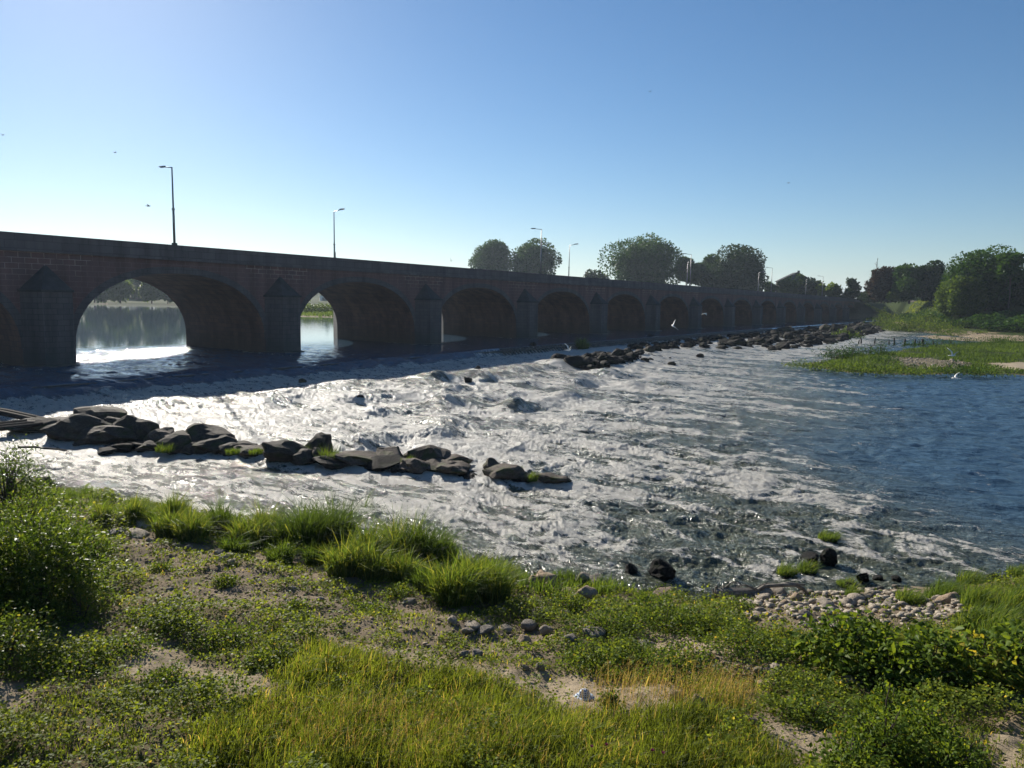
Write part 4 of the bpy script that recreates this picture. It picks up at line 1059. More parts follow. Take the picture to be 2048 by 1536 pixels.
BR = [(1330,1262,1.05,.62,5200,'largest bramble mound beside the river'),(1215,1262,.75,.45,2800,'bramble mound left of the largest one'),(1125,1215,.55,.35,1600,'small bramble mound behind the bank stones'),(1425,1255,.7,.4,2600,'bramble mound touching the cobble shore'),(1300,1225,.6,.4,1800,'bramble mound nearest the round black rock'),
 (1180,1335,.7,.35,2400,'long low bramble patch left of the dry stalks'),(1270,1340,.75,.4,2800,'bramble patch above the dry stalks'),(1370,1345,.7,.42,2800,'bramble patch ending in dark shade near the path'),(1480,1305,.75,.4,2800,'bramble patch between the river mound and the broad leaves'),(1570,1290,.7,.35,2400,'reddish bramble patch below the cobbles'),
 (800,1195,.45,.3,1300,'small leafy mound below the right reeds'),(740,1230,.5,.25,1300,'leafy patch in mid-bank left of the stones'),(345,1255,.5,.35,1600,'dark leafy mound in the left of the bank'),(450,1290,.7,.35,2600,'wide leafy patch above the sandy hollow'),(300,1240,.5,.3,1400,'leafy patch beside the dark mound at left'),(150,1340,.7,.3,2200,'leafy patch at the left above the meadow'),(250,1300,.5,.25,1400,'leafy patch left of the sandy hollow'),
 (450,1170,.3,.25,900,'small round herb on the worn ground'),(320,1140,.28,.2,800,'small herb patch on the worn ground at left'),(590,1220,.3,.22,800,'low herb right on the worn ground'),(540,1330,.5,.25,1500,'leafy patch right of the sandy hollow'),(330,1365,.4,.2,1100,'leafy island in the sandy hollow'),(410,1385,.28,.18,800,'small plant in front of the sandy hollow'),(1620,1440,.5,.3,1400,'low green patch left of the sapling'),(1470,1220,.5,.3,1300,'bramble tongue reaching the left end of the cobbles'),(1650,1300,.5,.35,1400,'bramble patch left of the broad leaves'),
 (1220,1415,.16,.35,500,'single leafy weed right of the small blue cap'),(1740,1262,.5,.25,1200,'herb patch between cobbles and broad leaves'),(1860,1270,.5,.3,1200,'reddish herb patch right behind the broad leaves'),(1660,1385,.45,.25,1300,'orange-tinged bramble by the pale stones at right')]
for u, v, rx, h, n, lab in BR:
    red = 'reddish' in lab or 'orange' in lab
    gb(u, v, rx, h, n, .055, lab, name='bramble_patch' if 'bramble' in lab else 'leafy_plant', cat='brambles' if 'bramble' in lab else 'plant', asp=.7, inner=.3, stems=5, lump=.3, tone=(.3, 1.0) if red else (0, .95))
KN = [(1690,1330,.8,1.0,900,'broad-leaved bush nearest the cobble shore'),(1780,1360,.75,.8,850,'broad-leaved bush in the middle of the right slope'),(1860,1370,.8,.85,900,'broad-leaved bush over the dark hollow'),(1950,1365,.8,.8,850,'yellowing broad-leaved bush near the right edge'),(2030,1350,.8,.8,800,'broad-leaved bush cut by the right edge')]
for u, v, rx, h, n, lab in KN:
    gb(u, v, rx, h, n, .17, lab, mat='knot', two=True, name='knotweed_bush', cat='bush', asp=.55, inner=.4, stems=9, tone=(.35, 1) if 'yellow' in lab else (.05, .85), droop=.45)
    gb(u + 10, v + 12, rx * .95, h * .6, 900, .07, 'small leaves under the ' + lab, mat='bramble', name='undergrowth', cat='undergrowth', asp=.6, stems=3, inner=.2)
for u, v, rx, h, n, lab in [(1760,1530,.55,.85,1500,'leafy sapling with a dark upright stem at lower right'),(1850,1500,.5,.7,1300,'leafy shoots right of the dark-stemmed sapling'),(1700,1560,.45,.6,1000,'leafy shoots at the bottom left of the sapling'),(1900,1560,.5,.6,1200,'leafy shoots at the bottom right corner'),(1780,1440,.5,.5,1100,'orange-tipped shoots behind the sapling')]:
    gb(u, v, rx, h, n, .085, lab, mat='knot', two=True, name='sapling', cat='sapling', asp=.5, inner=.25, stems=6, tone=(.05, .9), droop=.3)
c = on_ground(1765, 1536); mb = MB()
mb.tube([(0, 0, 0), (.02, .03, .45), (-.01, .02, .9), (.02, 0, 1.15)], [.014, .012, .009, .004], 6); mb.tube([(.12, 0, 0), (.1, .05, .4), (.14, 0, .7)], [.01, .008, .004], 6)
o = mb.build('bare_stem', M['stem']); o.location = c; tag(o, 'dark bare stem rising through the sapling leaves at lower right', 'stem')

# ------------------------------------------------------------------ near bank: uncountable plants
def near_samples(n, rmin, rmax, seed):
    g = np.random.RandomState(seed); a = (g.rand(n) - .5) * 2 * R_(58); r = rmin * (rmax / rmin) ** g.rand(n)
    return g, r * np.sin(a), r * np.cos(a), r
def pmask(x, y, polys, e=.25):
    m = np.zeros(len(x))
    for q in polys: m = np.maximum(m, ss(-e, e, poly_sd(x, y, q)))
    return m
def creeping():
    g, x, y, r = near_samples(760000, 6.5, 34, 40)
    p, t = pt_of(x, y); D = t_shore(p) - t
    path = pmask(x, y, PATHS); thin = pmask(x, y, THIN); gr = pmask(x, y, GRASSY); cob = pmask(x, y, [COB])
    nz = fbm(x * .8, y * .8, 4, 41); cl = ss(-.12, .22, nz)
    prob = np.where(thin > .5, .10 + .75 * cl ** 2, .30 + .70 * cl) * (1 - .9 * path) * (1 - .55 * gr) * (1 - .88 * cob) * ss(.25, .8, D)
    k = g.rand(len(x)) < prob; x, y, r, nz = x[k], y[k], r[k], nz[k]; n = len(x)
    mound = np.clip(.05 + .95 * np.clip(nz + .02, 0, 1) + .10 * fbm(x * 3, y * 3, 2, 44),   .03, .55) * (1 - .6 * pmask(x, y, THIN))
    z = ground_h(x, y) + .005 + mound * g.rand(n) ** .6
    L = (.026 + .0021 * r) * (.6 + .8 * g.rand(n))
    P = np.stack([x, y, z], 1); Dn = g.randn(n, 3); Dn[:, 2] = np.abs(Dn[:, 2]) * .6
    tn = np.clip(.15 + .55 * g.rand(n) + .35 * fbm(x * .5, y * .5, 3, 45) + (g.rand(n) < .06) * .35, 0, 1)
    me = leaf_mesh('ground_cover', [leaves(P, Dn, L, L * .75, g, tn, .1)], 'cover')
    tag(link_mesh('ground_cover', me), 'low creeping leafy ground cover on the near bank', 'ground cover', kind='stuff')
creeping()
def meadow():
    g, x, y, r = near_samples(550000, 5.5, 30, 50)
    p, t = pt_of(x, y); D = t_shore(p) - t
    path = pmask(x, y, PATHS); gr = pmask(x, y, GRASSY, .35); thin = pmask(x, y, THIN)
    nz = fbm(x * .7, y * .7, 4, 51)
    prob = (gr * (.55 + .45 * ss(-.3, .2, nz)) + (1 - gr) * .5 * ss(-.12, .3, nz)) * (1 - .96 * path) * (1 - .5 * thin) * ss(.4, 1.0, D)
    k = g.rand(len(x)) < prob; x, y, r, nz, gr = x[k], y[k], r[k], nz[k], gr[k]; n = len(x)
    P = np.stack([x, y, ground_h(x, y) - .01], 1)
    H = (.10 + .22 * gr) * (.5 + .8 * g.rand(n)) * (1 + .5 * nz)
    tn = np.clip(.12 + .45 * g.rand(n) + .55 * fbm(x * .9, y * .9, 3, 53) + (g.rand(n) < .14) * .45, 0, 1)
    V, F, T = blades(P, H, .004 + .0007 * r + .002 * g.rand(n), (.25, 0), g, .35, tn)
    me = leaf_mesh('meadow_grass', [(V, F, T)], 'grass')
    tag(link_mesh('meadow_grass', me), 'fine green and yellowing meadow grass in the foreground', 'grass', kind='stuff')
meadow()
def waterside():
    g = np.random.RandomState(66); n = 26000
    p = g.uniform(38, 58.5, n); t = t_shore(p) - g.rand(n) ** 1.3 * 2.6 - .1
    k = fbm(p * .9, t * .9, 3, 67) + .12 > g.rand(n) * .45 - .1 - .0 * p; p, t = p[k], t[k]; x, y = world_of(p, t); n = len(x)
    P = np.stack([x, y, ground_h(x, y) - .02], 1); H = (.16 + .42 * np.clip(.5 + fbm(p * .7, t * .7, 3, 68), 0, 1)) * (.4 + .8 * g.rand(n))
    tn = np.clip(.15 + .6 * g.rand(n) + .4 * fbm(p, t, 2, 69), 0, 1)
    me = leaf_mesh('waterside_grass', [blades(P, H, .018 + .01 * g.rand(n), (.12, 0), g, .4, tn)], 'reed')
    tag(link_mesh('waterside_grass', me), 'uneven low grass along the water edge between the reed clumps', 'grass', kind='stuff')
waterside()
def stalks():
    polys = [g_poly([(1150,1440),(1190,1370),(1500,1370),(1500,1440)]), g_poly([(600,1520),(560,1440),(900,1420),(1050,1536)]), g_poly([(1380,1340),(1520,1380),(1500,1440),(1340,1430)])]
    g, x, y, r = near_samples(82000, 6, 16, 60)
    pr = .55 * pmask(x, y, polys[:1]) + .35 * pmask(x, y, polys[1:2]) + .3 * pmask(x, y, polys[2:]) + .035 * pmask(x, y, GRASSY)
    k = g.rand(len(x)) < pr * .8; x, y = x[k], y[k]; n = len(x)
    P = np.stack([x, y, ground_h(x, y)], 1); H = .22 + .38 * g.rand(n)
    V, F, T = blades(P, H, .004 + .002 * g.rand(n), (.2, 0), g, .22)
    V6 = V.reshape(n, 6, 3); tip = V6[:, 4]; parts = [(V, F, T)]
    for j in range(7):
        Q = tip + (V6[:, 2] - tip) * (j * .055); D = g.randn(n, 3) * .8 + [0, 0, 1.0]
        parts.append(leaves(Q, D, np.full(n, .022), np.full(n, .009), g))
    me = leaf_mesh('dry_grass_stalks', parts, 'straw'); tag(link_mesh('dry_grass_stalks', me), 'dry straw-coloured seed stalks around the sandy path', 'dry grass', kind='stuff')
stalks()
for i, (u, v, lab) in enumerate([(1183,1517,'leftmost pink thistle flower at the bottom edge'),(1212,1515,'second pink thistle flower from the left at the bottom'),(1303,1527,'third pink thistle flower near the bottom'),(1325,1530,'rightmost pink thistle flower at the bottom')]):
    c = on_ground(u, v + 18); root = empty('thistle', c); tag(root, lab, 'thistle', 'pink thistles in the meadow')
    MB().tube([(0, 0, 0), (.01, 0, .13), (0, .01, .27)], .003, 5).build('stem', M['stem'], root)
    g = nrng(); n = 60; P = np.tile([0, .01, .27], (n, 1)) + g.randn(n, 3) * .004; D = unit(g.randn(n, 3)) + [0, 0, 1.3]
    me = leaf_mesh('flower_head', [leaves(P, D, np.full(n, .035), np.full(n, .006), g, None, 0)], 'grass'); me.materials.clear(); me.materials.append(M['flower']); link_mesh('flower_head', me, None, root)

# ------------------------------------------------------------------ island and far shore greenery
def scatter_grass(name, poly, n, h, wd, mat, seed, label, excl=(), zmin=-9, tone=(.1, .8), e=1.0):
    g = np.random.RandomState(seed); q = np.array(poly); lo, hi = q.min(0), q.max(0)
    x = g.uniform(lo[0], hi[0], n * 3); y = g.uniform(lo[1], hi[1], n * 3)
    k = poly_sd(x, y, poly) > 0
    for ex in excl: k &= poly_sd(x, y, ex) < .5
    k &= fbm(x * .15, y * .15, 3, seed) > -.22
    x, y = x[k][:n], y[k][:n]; z = ground_h(x, y); k = z > level(pt_of(x, y)[0]) + .05; x, y, z = x[k], y[k], z[k]; n = len(x)
    H = h * (.4 + .9 * g.rand(n)) * (1 + .8 * fbm(x * .2, y * .2, 3, seed + 1)); P = np.stack([x, y, z - .02], 1)
    tn = np.clip(tone[0] + (tone[1] - tone[0]) * g.rand(n) + .4 * fbm(x * .12, y * .12, 3, seed + 2), 0, 1)
    me = leaf_mesh(name, [blades(P, H, wd * (.6 + .8 * g.rand(n)), (.2, 0), g, .45, tn)], mat)
    return tag(link_mesh(name, me), label, 'grass', kind='stuff')
GP = px_poly([(1770,714),(1850,718),(1930,724),(1955,735),(1880,737),(1800,731)], 0.4); SP_ = px_poly([(1960,728),(2048,725),(2100,728),(2100,740),(1990,738)], 0.4)
scatter_grass('island_grass', ISLAND, 52000, .42, .07, 'reed', 71, 'green grass covering the low river island', (GP, SP_), tone=(.0, .55))
for i, (u, v, rx, h, n, lab) in enumerate([(1665,716,2.2,1.7,700,'leftmost grey-green shrub on the small islet'),(1683,718,2.0,1.6,600,'second shrub on the small islet'),(1704,714,1.4,2.0,500,'pointed shrub on the small islet'),(1735,712,2.4,1.4,600,'low shrub beside the sandy edge of the island'),(1762,709,1.3,2.2,450,'upright shrub alone in the middle of the island back'),
  (1606,735,2.6,.7,500,'low green mound at the tip of the island'),(1645,738,2.4,.8,600,'second green mound along the island front'),(1690,743,3.0,1.0,700,'third green mound along the island front'),(1740,747,3.0,1.0,700,'fourth green mound along the island front'),(1800,748,3.2,1.0,700,'middle green mound along the island front'),(1860,746,3.0,.9,600,'green mound right of the middle on the island front'),(1920,748,3.4,1.2,800,'dark green mound on the island front near the sand'),(1975,748,3.2,1.1,700,'rightmost green mound on the island front'),
  (1770,724,2.2,.9,400,'small bush left of the stone patch on the island'),(1880,690,4.5,1.6,900,'dark shrub at the back of the island, left'),(1930,689,4.5,1.8,900,'dark shrub at the back of the island, middle'),(1990,688,4.5,1.8,900,'dark shrub at the back of the island, right'),(2040,687,5,2.2,900,'dark shrub at the back of the island by the picture edge'),(1830,694,3.5,1.1,600,'low shrub at the back left end of the island')]):
    c = at_z(u, v, .3); bush('island_shrub', c[0], c[1], rx, rx * .7, h, n, .32, lab, mat='lime' if 'green mound' in lab and 'dark' not in lab else 'tree', asp=.35, stems=0 if h < 1.3 else 5, inner=.3, lump=.3, z=.25, up=1.0, group='shrubs and mounds of the river island')
c = at_z(1700, 663, .8)
FS = [(1692,672,3.6,2.8,900,'yellow-green bush standing among the dark rocks',.5),(1715,672,2.2,1.0,300,'low bush right beside the bush on the rocks',.5),(1757,661,2.6,1.0,300,'tiny dark islet of plants near the far shore',.3),
 (1772,655,5.2,6.2,1400,'grey-green willow bush by the end of the bridge',.5),(1795,660,5.5,5.0,1300,'bright willow bush on the far shore',.5),(1822,660,5.5,4.6,1300,'second bright willow bush on the far shore',.5),(1850,658,4.0,5.8,900,'upright grey willow bush on the far shore',.6),(1880,664,6.5,3.2,1000,'spreading low bush at the edge of the sandbar',.5),(1905,668,4.5,2.0,600,'small bush at the tip of the sandbar',.5),
 (1960,668,2.2,.9,200,'tiny plant alone on the sandbar',.6),(2000,683,2.6,.8,220,'small dark clump awash in front of the sandbar',.1),(1970,660,4,1.6,400,'yellowish bush at the back of the sandbar',1.0),(2020,661,3.5,1.5,400,'second yellowish bush at the back of the sandbar',1.0)]
for u, v, rx, h, n, lab, zz in FS:
    c = at_z(u, v, zz); bush('willow_bush' if 'willow' in lab else 'shrub', c[0], c[1], rx, rx * .8, h, n * 2, .55 if h > 2 else .4, lab, mat='lime', asp=.4, stems=5, inner=.35, lump=.3, z=gz(c[0], c[1]) - .1, up=.9, cat='bush')
def thicket(name, strips, n, L, mat, seed, label):
    g = np.random.RandomState(seed); parts = []
    pw_ = .9 if name == 'understorey' else .35
    for (p0, p1, e0, e1, hh, fr) in strips:
        k = int(n * fr); p = g.uniform(p0, p1, k); t = np.interp(p, FAR_P, FAR_T) + g.uniform(e0, e1, k) + 3 * fbm(p * .15, p * 0, 2, seed)
        x, y = world_of(p, t)
        H = hh * (.65 + .7 * fbm(x * .16, y * .16, 3, seed)) * g.rand(k) ** pw_
        P = np.stack([x, y, ground_h(x, y) + H], 1); D = g.randn(k, 3); D[:, 2] = np.abs(D[:, 2]) * .5
        ll = L * (.6 + .8 * g.rand(k)); parts.append(leaves(P, D, ll, ll * .8, g, np.clip(g.rand(k) * .6 + .35 * fbm(x * .1, y * .1, 2, seed + 3) + .1, 0, 1), .2))
    tag(link_mesh(name, leaf_mesh(name, parts, mat)), label, 'thicket', kind='stuff')
thicket('far_thicket', [(30, 120, 26, 50, 4.2, .75), (20, 32, 24, 36, 3.0, .25)], 60000, .62, 'tree', 81, 'broad-leaved thicket covering the foot of the far embankment')
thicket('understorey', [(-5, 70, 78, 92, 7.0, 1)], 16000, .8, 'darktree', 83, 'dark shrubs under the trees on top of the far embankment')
scatter_grass('embankment_grass', [world_of(a, b) for a, b in [(2, 322), (10, 300), (40, 262), (90, 232), (130, 260), (60, 300), (20, 345)]], 16000, .7, .22, 'grass', 82, 'rough grass on the slope of the far embankment', tone=(.05, .55))

# pale track along the top of the far embankment
trk = MB(); pts = [np.array(world_of(a, np.interp(a, FAR_P, FAR_T) + 72)) for a in np.linspace(6, 150, 40)]
for i in range(len(pts) - 1):
    d = (pts[i + 1] - pts[i]); d = d / np.hypot(*d); nrm = np.array([-d[1], d[0]]) * 1.5
    q = [pts[i] - nrm, pts[i] + nrm, pts[i + 1] + nrm, pts[i + 1] - nrm]
    trk.add([(a[0], a[1], gz(a[0], a[1]) + .12) for a in q], [(0, 1, 2, 3)])
tag(trk.build('track', M['concrete']), kind='structure'); bpy.data.objects['track'].data.materials[0] = M['bark']

# wooden stakes of an old mooring in the far channel
_st = None
for i, (u, v, hp, w, lab) in enumerate([(1717,689,5,.9,'stub of a stake left of the row in the far channel'),(1722,688,8,1,'leftmost full stake in the far channel'),(1749,688,8,1,'second dark stake from the left in the far channel'),(1778,691,6,.8,'short stake left of the tallest thin stake'),(1788,691,10,1.1,'tallest thin stake in the far channel'),(1809,692,9,1.5,'thick stake alone between the thin stakes and the broken frame'),(1829,693,9,1.6,'left post of the broken timber frame'),(1838,692,6,.8,'small post inside the broken timber frame'),(1845,692,9,2.0,'thickest post of the broken timber frame'),(1866,693,7,1,'leaning stake right of the broken frame'),(1901,692,6,1,'rightmost stake behind the island')]):
    c = at_z(u, v, 0); d = math.hypot(c[0], c[1]); h = hp * d / FPX + .5
    g = random.Random(i)
    o = MB().tube([(0, 0, -.6), (.03, .02, h * .5), (g.uniform(-.15, .15), 0, h)], [.16 * w, .15 * w, .09 * w], 7).smooth_build('stake', M['wetwood'])
    o.location = (c[0], c[1], -.1); tag(o, lab, 'stake', 'old wooden stakes in the far channel')
c = at_z(1838, 693, 0); o = MB().tube([(-3, 0, .25), (0, .1, .45), (4.5, 0, .2)], [.1, .12, .08], 6).build('beam', M['wetwood']); o.location = c; tag(o, 'broken timber lying across the stakes in the far channel', 'beam')
c = at_z(1788, 697, .3); mb = MB(); mb.tube([(0, 0, 0), (.3, 0, .8), (1.0, 0, 1.5)], [.12, .08, .03], 6); mb.tube([(.3, 0, .8), (0, .1, 1.6)], [.06, .02], 5); mb.tube([(-1.5, 0, .1), (1.2, .1, .2)], [.1, .08], 6)
c = at_z(1738, 704, .3); o = mb.build('branch', M['drift']); o.location = c; tag(o, 'bleached branch stranded on the tip of the islet', 'branch')

# ------------------------------------------------------------------ trees
def tr(u0, u1, vtop, vbase, dist, label, zb=8.9, **k):
    uc = (u0 + u1) / 2; top = at_d(uc, vtop, dist); base = at_d(uc, vbase, dist); w = (u1 - u0) * dist / FPX * (1.2 if u0 < 1700 else 1.06)
    z0 = zb if zb is not None else base[2]
    vb = max(.02, (base[2] - z0) / (top[2] - z0))
    return tree(top[0], top[1], z0, w, top[2] - z0, label, base=k.pop('base', max(.05, vb * .5)), **k)
tr(946,1030,483,560,432,'left crown of the twin plane trees behind the bridge',name='plane_tree',n=16000,leaf=1.15,group='plane trees on the far bank',lobes=20)
tr(1018,1122,477,560,424,'right crown of the twin plane trees behind the bridge',name='plane_tree',n=18000,leaf=1.15,group='plane trees on the far bank',lobes=22)
tr(1168,1216,542,570,405,'small dark tree with gaps left of the big round tree',name='tree',mat='darktree',n=1500,leaf=1.4,lobes=9)
tr(1214,1356,469,590,395,'biggest perfectly round plane tree behind the bridge',name='plane_tree',n=26000,leaf=1.1,group='plane trees on the far bank',lobes=28)
tr(1352,1400,503,590,402,'narrow plane tree right of the big round one',name='plane_tree',n=9000,leaf=1.05,group='plane trees on the far bank',lobes=12)
tr(1388,1445,497,590,398,'middle plane tree of the dense group',name='plane_tree',mat='tree',n=11000,leaf=1.05,group='plane trees on the far bank',lobes=14)
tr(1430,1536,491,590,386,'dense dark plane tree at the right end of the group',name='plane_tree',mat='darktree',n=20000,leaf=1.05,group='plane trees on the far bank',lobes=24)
tr(1528,1554,561,585,400,'small tree between the dense group and the house',n=900,leaf=1.2,lobes=7)
tr(1560,1612,549,600,372,'light green tree in front of the house gable',mat='lime',n=2600,leaf=1.1,lobes=12)
tr(1590,1612,544,580,380,'feathery treetop right of the house roof',mat='lime',n=800,leaf=.9,lobes=8)
tr(1603,1645,556,600,370,'dark bluish tree right of the house',mat='darktree',n=2400,leaf=1.1,lobes=12)
tr(1634,1652,567,600,362,'thin light tree left of the small far lamp',mat='lime',n=800,leaf=1.0,lobes=6)
tr(1652,1690,566,604,360,'small airy tree between the far lamp and the cedar',mat='lime',n=1500,leaf=1.1,lobes=9)
tr(1682,1732,556,604,356,'cedar with flat layered branches near the bridge end',name='cedar',mat='darktree',n=2400,leaf=1.1,lobes=13,shape='layer',trunk=.4)
tr(1718,1742,585,606,350,'dark low tree right beside the cedar',mat='darktree',n=700,leaf=1.0,lobes=6)
tr(1732,1768,536,606,345,'dark ragged conifer with a bare dead top',name='conifer',mat='darktree',n=2600,leaf=1.0,lobes=13,shape='cone')
tr(1742,1806,536,610,340,'dark copper-leaved tree left of the big green dome',name='copper_beech',mat='copper',n=6500,leaf=1.1,lobes=18)
tr(1787,1862,523,610,332,'left half of the broad double-domed tree',name='chestnut_tree',n=9000,leaf=1.1,lobes=20)
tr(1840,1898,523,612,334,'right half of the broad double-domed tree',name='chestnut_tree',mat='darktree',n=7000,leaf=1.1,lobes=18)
tr(1770,1796,586,612,330,'light green sapling under the copper tree',mat='lime',n=700,leaf=.8,lobes=6)
tr(1879,1897,597,614,318,'small light bush beside the track',mat='lime',n=400,leaf=.8,lobes=5)
tr(1888,1965,540,662,266,'bright green lower tree leaning out left of the huge dark one',name='poplar_tree',zb=1.2,n=16000,leaf=.7,lobes=26,base=.02,mat='lime')
tr(1912,2046,484,655,276,'huge dark tree crowning the right edge of the view',name='poplar_tree',zb=1.2,n=26000,leaf=.75,lobes=34,base=.03)
tr(2004,2050,500,560,262,'side bough crown sticking out at upper right',zb=8,n=3000,leaf=.9,lobes=10,base=.45)
tr(2010,2110,545,655,275,'dark tree behind the huge one, cut by the right edge',zb=1.2,mat='darktree',n=9000,leaf=1.0,lobes=18)
c = at_d(1752, 560, 345); mb = MB(); zb = c[2]; mb.tube([(0, 0, -6), (0, 0, 9.0)], [.35, .06], 6)
_r = random.Random(4)
for i in range(14):
    z = -1 + i * .7; a = _r.uniform(0, 6.28); l = 3.4 * (1 - i / 16); mb.tube([(0, 0, z), (math.cos(a) * l, math.sin(a) * l, z + .9)], [.12, .03], 5)
o = mb.build('dead_treetop', M['bark']); o.location = (c[0], c[1], zb); tag(o, 'bare grey dead treetop poking above the dark conifer', 'dead tree')
# shrubs hiding the tree feet along the road
for i, (u, dist, lab) in enumerate([(1240,400,'hedge bush under the big round tree'),(1320,400,'second hedge bush under the big round tree'),(1400,400,'hedge bush under the dense plane trees'),(1480,392,'second hedge bush under the dense plane trees'),(1000,430,'hedge bush under the twin trees')]):
    c = at_d(u, 600, dist); bush('hedge', c[0], c[1], 12, 6, 6, 900, 1.3, lab, mat='darktree', z=8.5, stems=0, cat='hedge', asp=.8)

# upstream bank seen through the open arches
for i, (u0, u1, vt, vb, dist, mat, lab) in enumerate([(213,263,553,601,400,'lime','rounded pale willow left, seen through the first arch'),(281,322,556,603,398,'lime','pale willow right, seen through the first arch'),(318,350,562,604,405,'tree','blue-green tree right of the pale willow in the arch'),(160,214,556,600,415,'tree','blue-green tree at the left inside the first arch'),(252,290,548,598,470,'tree','tall dark poplar between the two pale willows'),(340,400,540,600,430,'tree','dark tree hidden behind the right side of the first arch')]):
    tr(u0, u1, vt, vb, dist, lab, zb=2.8, mat=mat, n=3600, leaf=1.3, lobes=12, name='willow_tree' if 'willow' in lab else 'tree', base=.04)
def far_wood(name, a0, a1, dist, h, n, seed, label, dep=60, z0=3, leaf=3.2, wig=.35):
    g = np.random.RandomState(seed); a = np.radians(a0 + (a1 - a0) * g.rand(n)); d = dist + dep * g.rand(n)
    prof = h * (1 - wig + wig * (1 + fbm(np.degrees(a) * .9, a * 0, 4, seed)))
    z = z0 + prof * g.rand(n) ** .55; P = np.stack([d * np.sin(a), d * np.cos(a), z], 1)
    ll = leaf * (.6 + .8 * g.rand(n)); D = g.randn(n, 3)
    me = leaf_mesh(name, [leaves(P, D, ll, ll * .9, g, None, .1)], 'tree'); tag(link_mesh(name, me), label, 'wood', kind='stuff')
far_wood('far_wood', -50, -19, 520, 29, 26000, 91, 'wooded upstream bank reflected in the calm water beyond the bridge')
far_wood('distant_wood', -20, -2, 900, 26, 12000, 92, 'distant bluish woods beyond the second arch', leaf=5)
hx = [];
def hills():
    az = np.radians(np.linspace(-70, 60, 160)); V = []; F = []
    for i, a in enumerate(az):
        hgt = 78 * (1 + .35 * float(fbm(np.array([math.degrees(a) * .06]), np.array([0.3]), 3, 95)[0])) * float(ss(4, -14, math.degrees(a))) + 14
        for j, (d, f) in enumerate([(1700, 0), (2000, .7), (2300, 1), (3000, .8)]): V.append((d * math.sin(a), d * math.cos(a), -3 + hgt * f))
    for i in range(159):
        for j in range(3): F.append((i * 4 + j, i * 4 + 4 + j, i * 4 + 5 + j, i * 4 + 1 + j))
    me = np_mesh('hills', np.array(V), np.array(F), True); me.materials.append(mat_plain('wooded_hills', (0.03, 0.045, 0.022), .95, .5, .02))
    tag(link_mesh('hills', me), kind='structure')
hills()
# shrubs of the upstream island in the second arch
for i, (u, lab) in enumerate([(606,'leftmost bush seen through the pointed second opening'),(622,'second bush seen through the pointed second opening'),(640,'middle bush on the island beyond the second opening'),(655,'bush under the white building beyond the second opening'),(670,'rightmost bush beyond the second opening')]):
    c = at_z(u, 626, 1.9); bush('island_bush', c[0], c[1], 3.6, 3, 3.0, 700, .6, lab, mat='lime', z=1.8, stems=3, cat='bush', group='bushes of the upstream island')
scatter_grass('upstream_grass', UPISLE, 7000, .9, .25, 'lime', 97, 'grass of the upstream island beyond the second arch')
bh = empty('boathouse'); c = at_d(655, 612, 520); bh.location = (c[0], c[1], 3); bh.rotation_euler = (0, 0, .3); tag(bh, 'small white building with a flat roof beyond the second arch', 'building')
MB().box(-5, 5, -3, 3, 0, 4.2).build('wall', M['whitewall'], bh); MB().box(-5.6, 5.6, -3.6, 3.6, 4.2, 4.6).build('roof', M['whitewall'], bh); MB().box(-3.5, 3.5, -3.03, -2.95, 1.2, 3.2).build('window', M['pane'], bh)

# house beyond the bridge
hs = empty('house'); c = at_d(1588, 590, 395); hs.location = (c[0], c[1], 8.5); hs.rotation_euler = (0, 0, -.16); tag(hs, 'tall house with a sloping dark roof half hidden by trees', 'house')
eave = at_d(1560, 562, 395)[2] - 8.5; ridge = at_d(1590, 547, 395)[2] - 8.5
w = 7.8
MB().add([(-w, -5, -1), (w, -5, -1), (w, -5, eave), (0, -5, ridge), (-w, -5, eave), (-w, 6, -1), (w, 6, -1), (w, 6, eave), (0, 6, ridge), (-w, 6, eave)],
         [(0, 1, 2, 3, 4), (9, 8, 7, 6, 5), (0, 4, 9, 5), (1, 6, 7, 2)]).build('wall', M['render'], hs)
rf = MB().add([(-w - .6, -5.5, eave - .35), (0, -5.5, ridge + .25), (w + .6, -5.5, eave - .35), (-w - .6, 6.5, eave - .35), (0, 6.5, ridge + .25), (w + .6, 6.5, eave - .35), (-w - .6, -5.5, eave - .1), (0, -5.5, ridge + .5), (w + .6, -5.5, eave - .1), (-w - .6, 6.5, eave - .1), (0, 6.5, ridge + .5), (w + .6, 6.5, eave - .1)],
   [(0, 1, 4, 3), (1, 2, 5, 4), (6, 9, 10, 7), (7, 10, 11, 8), (0, 6, 7, 1), (1, 7, 8, 2), (3, 4, 10, 9), (4, 5, 11, 10), (0, 3, 9, 6), (2, 8, 11, 5)]).build('roof', M['roof'], hs)
MB().box(.9, 1.9, -1, 0, ridge - 1.2, ridge + 1.4).build('chimney', M['render'], rf)
for i in range(3):
    f = MB().box(-5.5 + i * 4.4, -4.1 + i * 4.4, -5.06, -4.96, eave * .45, eave * .45 + 2).build('window', M['whitewall'], hs)
    MB().box(-5.35 + i * 4.4, -4.25 + i * 4.4, -5.09, -5.05, eave * .45 + .15, eave * .45 + 1.85).build('pane', M['pane'], f)
for u, vt, dist, lab in [(1535,553,388,'thin white mast left of the lamp near the house'),(1556,567,372,'short thin mast left of the house')]:
    a = at_d(u, vt, dist); o = MB().tube([(0, 0, 0), (0, 0, a[2] - 8.5)], [.12, .06], 6).build('mast', M['wetwood']); o.location = (a[0], a[1], 8.5); tag(o, lab, 'mast')

